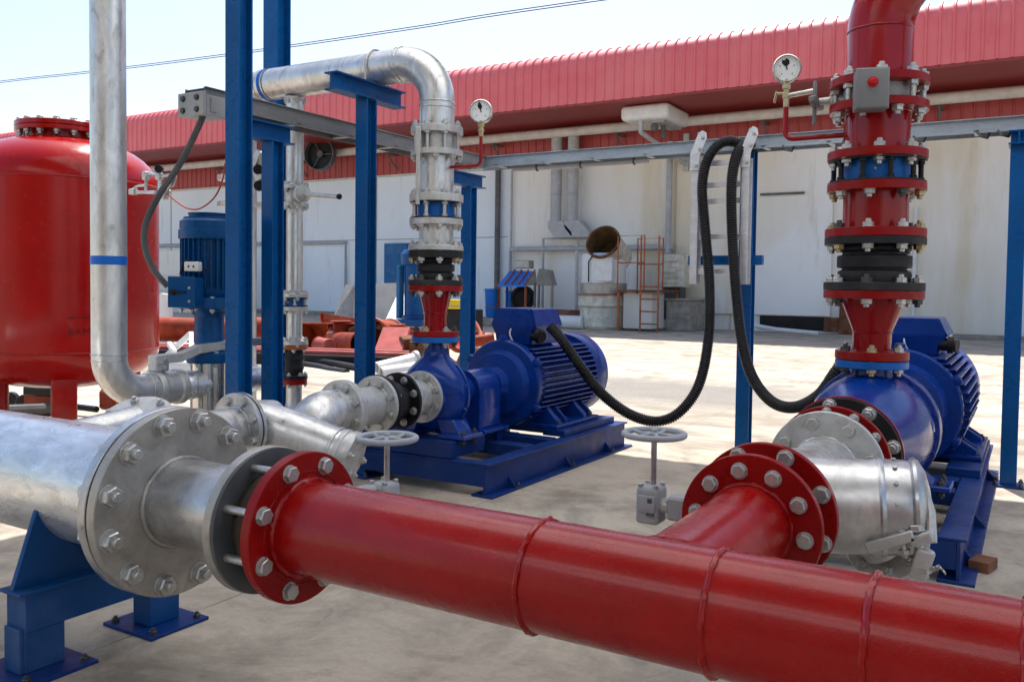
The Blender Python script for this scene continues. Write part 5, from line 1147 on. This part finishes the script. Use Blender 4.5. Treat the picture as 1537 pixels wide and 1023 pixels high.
mb = MB(); mb.box(c_, (.14, .006, .153), jw, .002); part('lid', mb, jockey_blue, bxj)
mb = MB(); mb.disc(c_-r_*.042, f_, .015, .02, 16); mb.tube([c_-r_*.037+f_*.012, c_+r_*.027+f_*.012], .005, 8); part('switch', mb, black_paint, bxj)
for dx, dz in ((.042, .02), (.042, -.045)):
    mb = MB(); mb.disc(c_+r_*dx+Z_*dz, f_, .007, .008, 12); part('screw', mb, zinc, bxj)
mb = MB(); q = at(290, 400, Y=JF+.005); mb.box(q, (.075, .045, .048), jw, .006, 2); lb = part('label_box', mb, white_steel, jp)
for dx in (-.013, .013):
    mb = MB(); mb.box(q+f_*.0228+r_*dx, (.009, .002, .012), jw, 0); part('socket', mb, dark_grey, lb)
mb = MB(); mb.tube(spline([at(271, 412, Y=JF-.01), at(274, 400, Y=JF), at(281, 390, Y=JF+.03)], 6), .007, 8); part('cable', mb, black_paint, jp)
mb = MB(); mb.tube(spline([at(304, 415, Y=JF+.02), at(308, 405, Y=JF+.01), at(318, 398, Y=JF+.03)], 6), .004, 8); part('cable', mb, black_paint, jp)

# ------------------------------------------------------------------ machinery heap behind, left
def quadplate(mb, pts, th):
    pts = [V(p) for p in pts]; n = (pts[1]-pts[0]).cross(pts[2]-pts[0]).normalized()*th
    A = [mb.bm.verts.new(p) for p in pts]; B = [mb.bm.verts.new(p+n) for p in pts]; k = len(pts)
    mb.face(A[::-1]); mb.face(B)
    for i in range(k): mb.face([A[i], A[(i+1) % k], B[(i+1) % k], B[i]])
Q = 10.0
# white steel bin
t = thing('steel_bin', 'grey white steel bin with sloping sides behind the orange machinery', 'bin', at(555, 520, Y=14.6))
mb = MB(); yb = 14.4
tl, tr, bl, br2 = at(520, 427, Y=yb+1), at(608, 424, Y=yb+1), at(492, 500, Y=yb+1), at(600, 520, Y=yb+1)
fl_, fr_, fbl, fbr = at(528, 432, Y=yb), at(604, 438, Y=yb-.6), at(500, 500, Y=yb), at(580, 500, Y=yb-.6)
quadplate(mb, [bl, br2, tr, tl], .03); part('back_panel', mb, grey_pipe, t)
mb = MB(); quadplate(mb, [at(478, 508, Y=yb-.2), at(528, 505, Y=yb+.6), at(531, 428, Y=yb+1.0)], .03); part('side_panel', mb, plate_grey, t)
mb = MB(); quadplate(mb, [at(604, 425, Y=yb+.9), at(618, 520, Y=yb-.6), at(560, 520, Y=yb-.9)], .03); part('side_panel', mb, white_steel, t)
# orange trough
t = thing('machine_trough', 'long faded orange steel trough lying on top of the scrap machinery', 'machinery part', at(590, 505, Y=11))
g0, g1 = at(497, 473, Y=10.9), at(694, 505, Y=9.9); gax = g1-g0
arc_g = [(.20*math.cos(math.radians(q_)), .20*math.sin(math.radians(q_))) for q_ in range(95, 276, 12)]
mb = MB(); mb.prism(arc_g+[(x*.90, y*.90) for x, y in arc_g[::-1]], frame(g0, gax, Z_+V((0, .35, 0))), gax.length, .004); part('gutter', mb, red_worn, t)
for k in (0.01, .34, .67, .985):
    mb = MB(); arc_h = [(x*1.16, y*1.16) for x, y in arc_g]; mb.prism(arc_h+[(x*.88, y*.88) for x, y in arc_g[::-1]], frame(g0+gax*k, gax, Z_+V((0, .35, 0))), .03, .003); part('hoop', mb, red_worn, t)
def bigpipe(label, a, b, r, mat, name='machine_drum', rim=True, inner=True):
    a, b = V(a), V(b); t = thing(name, label, 'machinery part', (a+b)/2-Z_*r); ax = b-a; L = ax.length
    part('shell', MB().lathe([(r*.92, 0), (r, 0), (r, L), (r*.92, L), (r*.9, L*.5)], a, ax, 40, closed=True), mat, t)
    if rim:
        for z in (0, L): mb = MB(); mb.torus(a+ax*(z/L), ax, r*1.0, r*.09, 40, 8); part('rim', mb, mat, t)
    if inner: mb = MB(); mb.disc(a+ax*.12, ax, r*.92, .02, 36); part('inner_plate', mb, rusty, t)
    return t
bigpipe('orange red drum half hidden under the curved hood left of the middle blue post', at(500, 515, Y=9.9), at(540, 516, Y=9.7), .17, red_worn)
bigpipe('small faded red stub drum in front of the orange hood', at(478, 517, Y=9.5), at(494, 520, Y=9.45), .11, red_faded, inner=False)
bigpipe('orange red drum with open rim right of the middle blue post', at(585, 506, Y=10.2), at(558, 505, Y=9.7), .26, red_worn)
bigpipe('long orange red roller lying beside the red tank', at(222, 493, Y=7.9), at(352, 498, Y=8.5), .175, red_worn)
bigpipe('red roller visible between the two left blue posts', at(372, 494, Y=8.8), at(420, 496, Y=9.0), .18, red_worn)
t = thing('machine_hood', 'curved orange sheet hood over the drums of the scrap machinery', 'machinery part', at(480, 530, Y=10))
h0, h1 = at(452, 512, Y=10.1), at(538, 514, Y=10.0)
mb = MB(); mb_ax = (h1-h0); hm = frame(h0, mb_ax, Z_); arc_o = []; 
for i in range(15):
    a = math.radians(-130+i*138/14); arc_o.append((.30*math.cos(a), .30*math.sin(a)))
poly = arc_o+[(x*.93, y*.93) for x, y in arc_o[::-1]]
mb.prism(poly, hm, mb_ax.length); part('back_sheet', mb, red_worn, t)
for k in (.02, .5, .97):
    mb = MB(); mb.prism(arc_o+[(.05, 0), (-.05, -.05)], frame(h0+mb_ax*k, mb_ax, Z_), .015); part('end_rib', mb, red_worn, t)
mb = MB(); quadplate(mb, [at(481, 522, Y=9.6), at(487, 524, Y=9.6), at(503, 486, Y=10.2), at(499, 486, Y=10.2)], .03); part('rib', mb, red_faded, t)
mb = MB(); quadplate(mb, [at(562, 535, Y=9.0), at(603, 537, Y=9.0), at(617, 495, Y=9.5), at(577, 495, Y=9.5)], .05); solo('sloping_plate', mb, red_faded, 'faded pink sloping steel plate beside the galvanized riser', 'machinery part', at(590, 537, Y=9.0))
for i, (px, py, yy, rr, lab) in enumerate(((446, 506, 10.4, .16, 'dark orange flanged pipe end left of the curved hood'), (596, 520, 9.9, .15, 'orange red flanged pipe end behind the pink sloping plate'), (652, 512, 10.3, .17, 'orange red flanged pipe end under the trough near the riser'))):
    p_ = at(px, py, Y=yy); t = thing('flanged_pipe', lab, 'machinery part', p_-Z_*rr); dr = V((.75, -.6, .12+.1*i)).normalized()
    part('tube', MB().lathe([(rr*.72, 0), (rr*.8, 0), (rr*.8, .8), (rr*.72, .8)], p_-dr*.8, dr, 28, closed=True), red_worn, t)
    part('flange', MB().ring(p_, dr, rr*.7, rr*1.15, .035, 32), red_worn, t); mb = MB(); mb.disc(p_-dr*.12, dr, rr*.74, .02, 24); part('inner_plate', mb, rusty, t)
    bolts(t, p_+dr*.035, dr, rr*.98, 6, .035, .04, .3, 'nut', rusty)
for i, (px, py) in enumerate(((515, 497), (545, 500), (600, 503), (668, 517))):
    mb = MB(); p_ = at(px, py, Y=10.0); mb.box(p_, (.05, .30, .26), M.Rotation(.5*i-.6, 3, 'Z'), .01); mb.box(p_+V((0, -.05, .15)), (.16, .3, .03), M.Rotation(.5*i-.6, 3, 'Z'), .006)
    solo('angle_bracket', mb, red_worn, ('worn orange bracket at the right end of the curved hood', 'worn orange bracket on the hood beside the middle blue post', 'worn orange bracket above the pink sloping plate', 'worn orange bracket under the low end of the trough')[i], 'machinery part', p_)
t = thing('machine_beam', 'long pinkish red beam running across the scrap machinery at knee height', 'machinery part', at(480, 532, Y=9.0))
a, b = at(225, 521, Y=7.6), at(615, 533, Y=8.9); mb = MB(); d = b-a
mb.tube([a, b], .035, 8); mb.tube([a+V((0, .15, .02)), b+V((0, .15, .02))], .03, 8); part('beam', mb, red_faded, t)
mb = MB(); mb.box((a+b)/2+V((.1, .1, -.12)), (d.length, .5, .2), d.to_track_quat('X', 'Z').to_matrix(), .01); part('shade_block', mb, black_paint, t)  # black box standing for the shadowed gap under the beam
t = thing('machine_plate', 'dark red folded plate low under the scrap machinery', 'machinery part', at(520, 556, Y=8.4))
mb = MB(); quadplate(mb, [at(488, 562, Y=8.1), at(572, 562, Y=8.1), at(600, 540, Y=8.8), at(500, 546, Y=8.8)], .04); part('plate', mb, red_worn, t)
mb = MB(); mb.tube(spline([at(455, 548, Y=8.2), at(480, 552, Y=8.1), at(495, 556, Y=8.0), at(520, 560, Y=7.9)], 6), .055, 12); mb.tube(spline([at(460, 541, Y=8.3), at(500, 545, Y=8.3), at(560, 556, Y=8.0)], 6), .04, 10); part('hose', mb, black_rubber, t)
t = thing('engine_block', 'rusty dark lumps of machinery behind the pink sloping plate', 'machinery part', at(650, 540, Y=9.4))
for px, py, s in ((612, 516, .2), (632, 522, .24), (648, 530, .22), (624, 536, .2), (664, 524, .16)):
    mb = MB(); mb.box(at(px, py, Y=9.4+random.uniform(-.3, .3)), (s, s*1.2, s), M.Rotation(random.uniform(0, 1), 3, 'Z') @ M.Rotation(random.uniform(-.4, .4), 3, 'X'), .03, 2); part('block', mb, rusty, t)
for i, (px, py) in enumerate(((548, 487), (578, 486), (560, 482), (536, 489))):
    mb = MB(); mb.box(at(px, py+5, Y=10.0), (.22, .16, .09), M.Rotation(random.uniform(-.3, .3), 3, 'Y'), .02, 2); part('clamp', mb, rusty, t)
bigpipe('rusty red pipe end lying right of the galvanized riser', at(700, 514, Y=10.4), at(741, 508, Y=10.6), .085, red_worn, 'machine_pipe', inner=False)
mb = MB(); mb.tube(spline([at(708, 480, Y=11), at(714, 486, Y=11), at(720, 498, Y=10.9), at(722, 505, Y=10.8)], 6), .035, 10); mb.tube([at(713, 500, Y=11), at(726, 502, Y=11)], .04, 10); solo('machine_hook', mb, red_worn, 'bent red hook of scrap machinery right of the riser', 'machinery part', at(718, 507, Y=10.9))
p = at(712, 548, Y=8.0); mb = MB(); mb.torus(p, (.8, -.6, .1), .16, .05, 32, 10); mb.disc(p, (.8, -.6, .1), .15, .03, 28); solo('cable_reel', mb, wood, 'brown round reel lying behind the blue post next to the left motor', 'reel', p-Z_*.2)
# pile of pale pipes
for i, (a, b, r, lab) in enumerate(((at(565, 552, Y=7.9), at(622, 538, Y=8.4), .07, 'pale galvanized pipe on top of the small pipe heap'), (at(572, 560, Y=7.7), at(640, 550, Y=8.2), .075, 'lower pale pipe in the small pipe heap with a capped end'), (at(596, 566, Y=7.5), at(652, 557, Y=7.9), .055, 'thin dark pipe at the bottom of the small pipe heap'))):
    t = thing('loose_pipe', lab, 'pipe', (a+b)/2-Z_*r, 'loose pipes in a heap'); ax = b-a
    part('tube', MB().lathe([(r*.8, 0), (r, 0), (r, ax.length), (r*.8, ax.length)], a, ax, 24, closed=True), white_steel if i < 2 else dark_grey, t)
    mb = MB(); mb.ring(b, ax, r*.6, r*1.35, .04, 24); part('end_flange', mb, cast_grey, t)
# white frames on the left
t = thing('steel_trestle', 'white angled steel frame leaning between the red tank and the blue vertical pump', 'machinery part', at(265, 540, Y=6.6))
mb = MB()
for a, b in (((287, 500), (222, 560)), ((287, 500), (287, 530)), ((222, 560), (208, 572)), ((254, 516), (262, 528))):
    A, B = at(*a, Y=6.6), at(*b, Y=6.4); d = B-A; mb.box((A+B)/2, (.05, .06, d.length), d.to_track_quat('Z', 'Y').to_matrix(), .006)
part('bar', mb, white_steel, t)
mb = MB(); quadplate(mb, [at(231, 545, Y=8.4), at(262, 543, Y=8.4), at(258, 442, Y=8.4), at(246, 440, Y=8.4), at(238, 452, Y=8.4)], .06); solo('white_bracket', mb, white_steel, 'white rounded bracket plate standing left of the blue pump box', 'machinery part', at(246, 545, Y=8.4))
t = thing('machine_cover', 'low white sheet metal cover behind the base of the blue vertical pump', 'machinery part', at(285, 560, Y=6.2))
mb = MB(); quadplate(mb, [at(240, 546, Y=6.1), at(335, 552, Y=6.1), at(335, 532, Y=6.6), at(282, 527, Y=6.7)], .04); part('top_sheet', mb, white_steel, t)
mb = MB(); quadplate(mb, [at(240, 590, Y=6.05), at(335, 594, Y=6.05), at(335, 552, Y=6.1), at(240, 546, Y=6.1)], .04); part('front_sheet', mb, white_steel, t)
mb = MB(); a = at(378, 565, Y=6.4); mb.tube([a, at(392, 567, Y=6.3)], .05, 12); mb.tube([at(392, 567, Y=6.3), at(397, 567, Y=6.25)], .055, 12); solo('white_pipe', mb, white_steel, 'short white pipe with dark end low between the two left blue posts', 'pipe', a-Z_*.06)
a = at(228, 430, Y=19.5); b = at(262, 375, Y=19.5); mb = MB(); mb.bx((a.x-1.2, 19.6, 0), (b.x+.6, 20.6, b.z), .03)
for k in range(5): mb.bx((a.x-1.0, 19.56, .25+.26*k), (b.x+.4, 19.6, .33+.26*k), .01)
solo('grey_container', mb, dirty_white, 'pale dirty container box by the wall behind the dark grey conduit', 'container', ((a.x+b.x)/2, 20, 0))
# second far pump behind the riser, yellow beam, things under the tank
t = thing('far_pump', 'dark blue pump motor standing far behind the galvanized riser', 'pump', at(624, 500, Y=12.5))
p = at(624, 420, Y=12.5)
mb = MB(); mb.lathe([(0, 0), (.26, 0), (.26, .05), (.2, .06), (.2, .95), (.26, .97), (.27, 1.16), (.2, 1.24), (0, 1.27)], (p.x, 12.5, at(624, 478, Y=12.5).z), Z_, 36); part('motor', mb, jockey_blue, t)
mb = MB(); zz = at(624, 478, Y=12.5).z; mb.bx((p.x-.33, 12.2, zz-.12), (p.x+.36, 12.9, zz-.01), .01); part('base_flange', mb, jockey_blue, t)
mb = MB(); mb.bx((p.x-.28, 12.3, 0), (p.x+.28, 12.8, zz-.12), .01); part('stand', mb, plate_grey, t)
mb = MB(); mb.bx((p.x-.27, 12.28, zz), (p.x-.2, 12.42, zz+.95), .005); part('side_post', mb, panel_blue, t)
a = at(655, 449, Y=14); b = at(694, 464, Y=14); mb = MB(); mb.bx((a.x, 14, b.z+.07), (b.x, 14.3, a.z), .01); mb.bx((a.x, 13.98, b.z), (b.x, 14.2, b.z+.05), .01)
t = solo('yellow_beam', mb, yellow, 'yellow beam low behind the riser and the blue post', 'beam', ((a.x+b.x)/2, 14.1, b.z))
mb = MB(); mb.bx((a.x-.1, 14.05, 0), (b.x+.1, 14.6, b.z-.005), .02); solo('black_base', mb, black_paint, 'black box base under the yellow beam', 'base', ((a.x+b.x)/2, 14.3, 0))
t = thing('trailer_hitch', 'red and black wheeled hitch lying on the sunlit ground under the red tank', 'machinery part', at(78, 606, Z=.02))
mb = MB(); p = at(70, 601, Z=.10); mb.box(p, (.35, .1, .10), M.Rotation(.3, 3, 'Z'), .01); part('frame', mb, red_worn, t)
mb = MB(); mb.box(p+V((.55, .2, .03)), (.2, .12, .16), None, .02); part('block', mb, red_worn, t)
mb = MB(); mb.box(p+V((0, -.02, .08)), (.3, .12, .07), M.Rotation(.3, 3, 'Z'), .01); mb.tube([p+V((-.4, 0, -.02)), p+V((.5, .1, -.04))], .025, 8); part('axle', mb, black_paint, t)
for q_ in (at(19, 598, Z=.07), at(40, 602, Z=.07)):
    mb = MB(); mb.disc(q_, (.5, -.8, 0), .06, .05, 20); part('wheel', mb, black_paint, t)
mb = MB(); mb.tube([at(-20, 618, Z=.05), at(60, 615, Z=.05), at(90, 612, Z=.05)], .05, 10); solo('floor_pipe', mb, dark_grey, 'dark pipe lying on the ground behind the galvanized header at the left edge', 'pipe', at(30, 622, Z=.0))
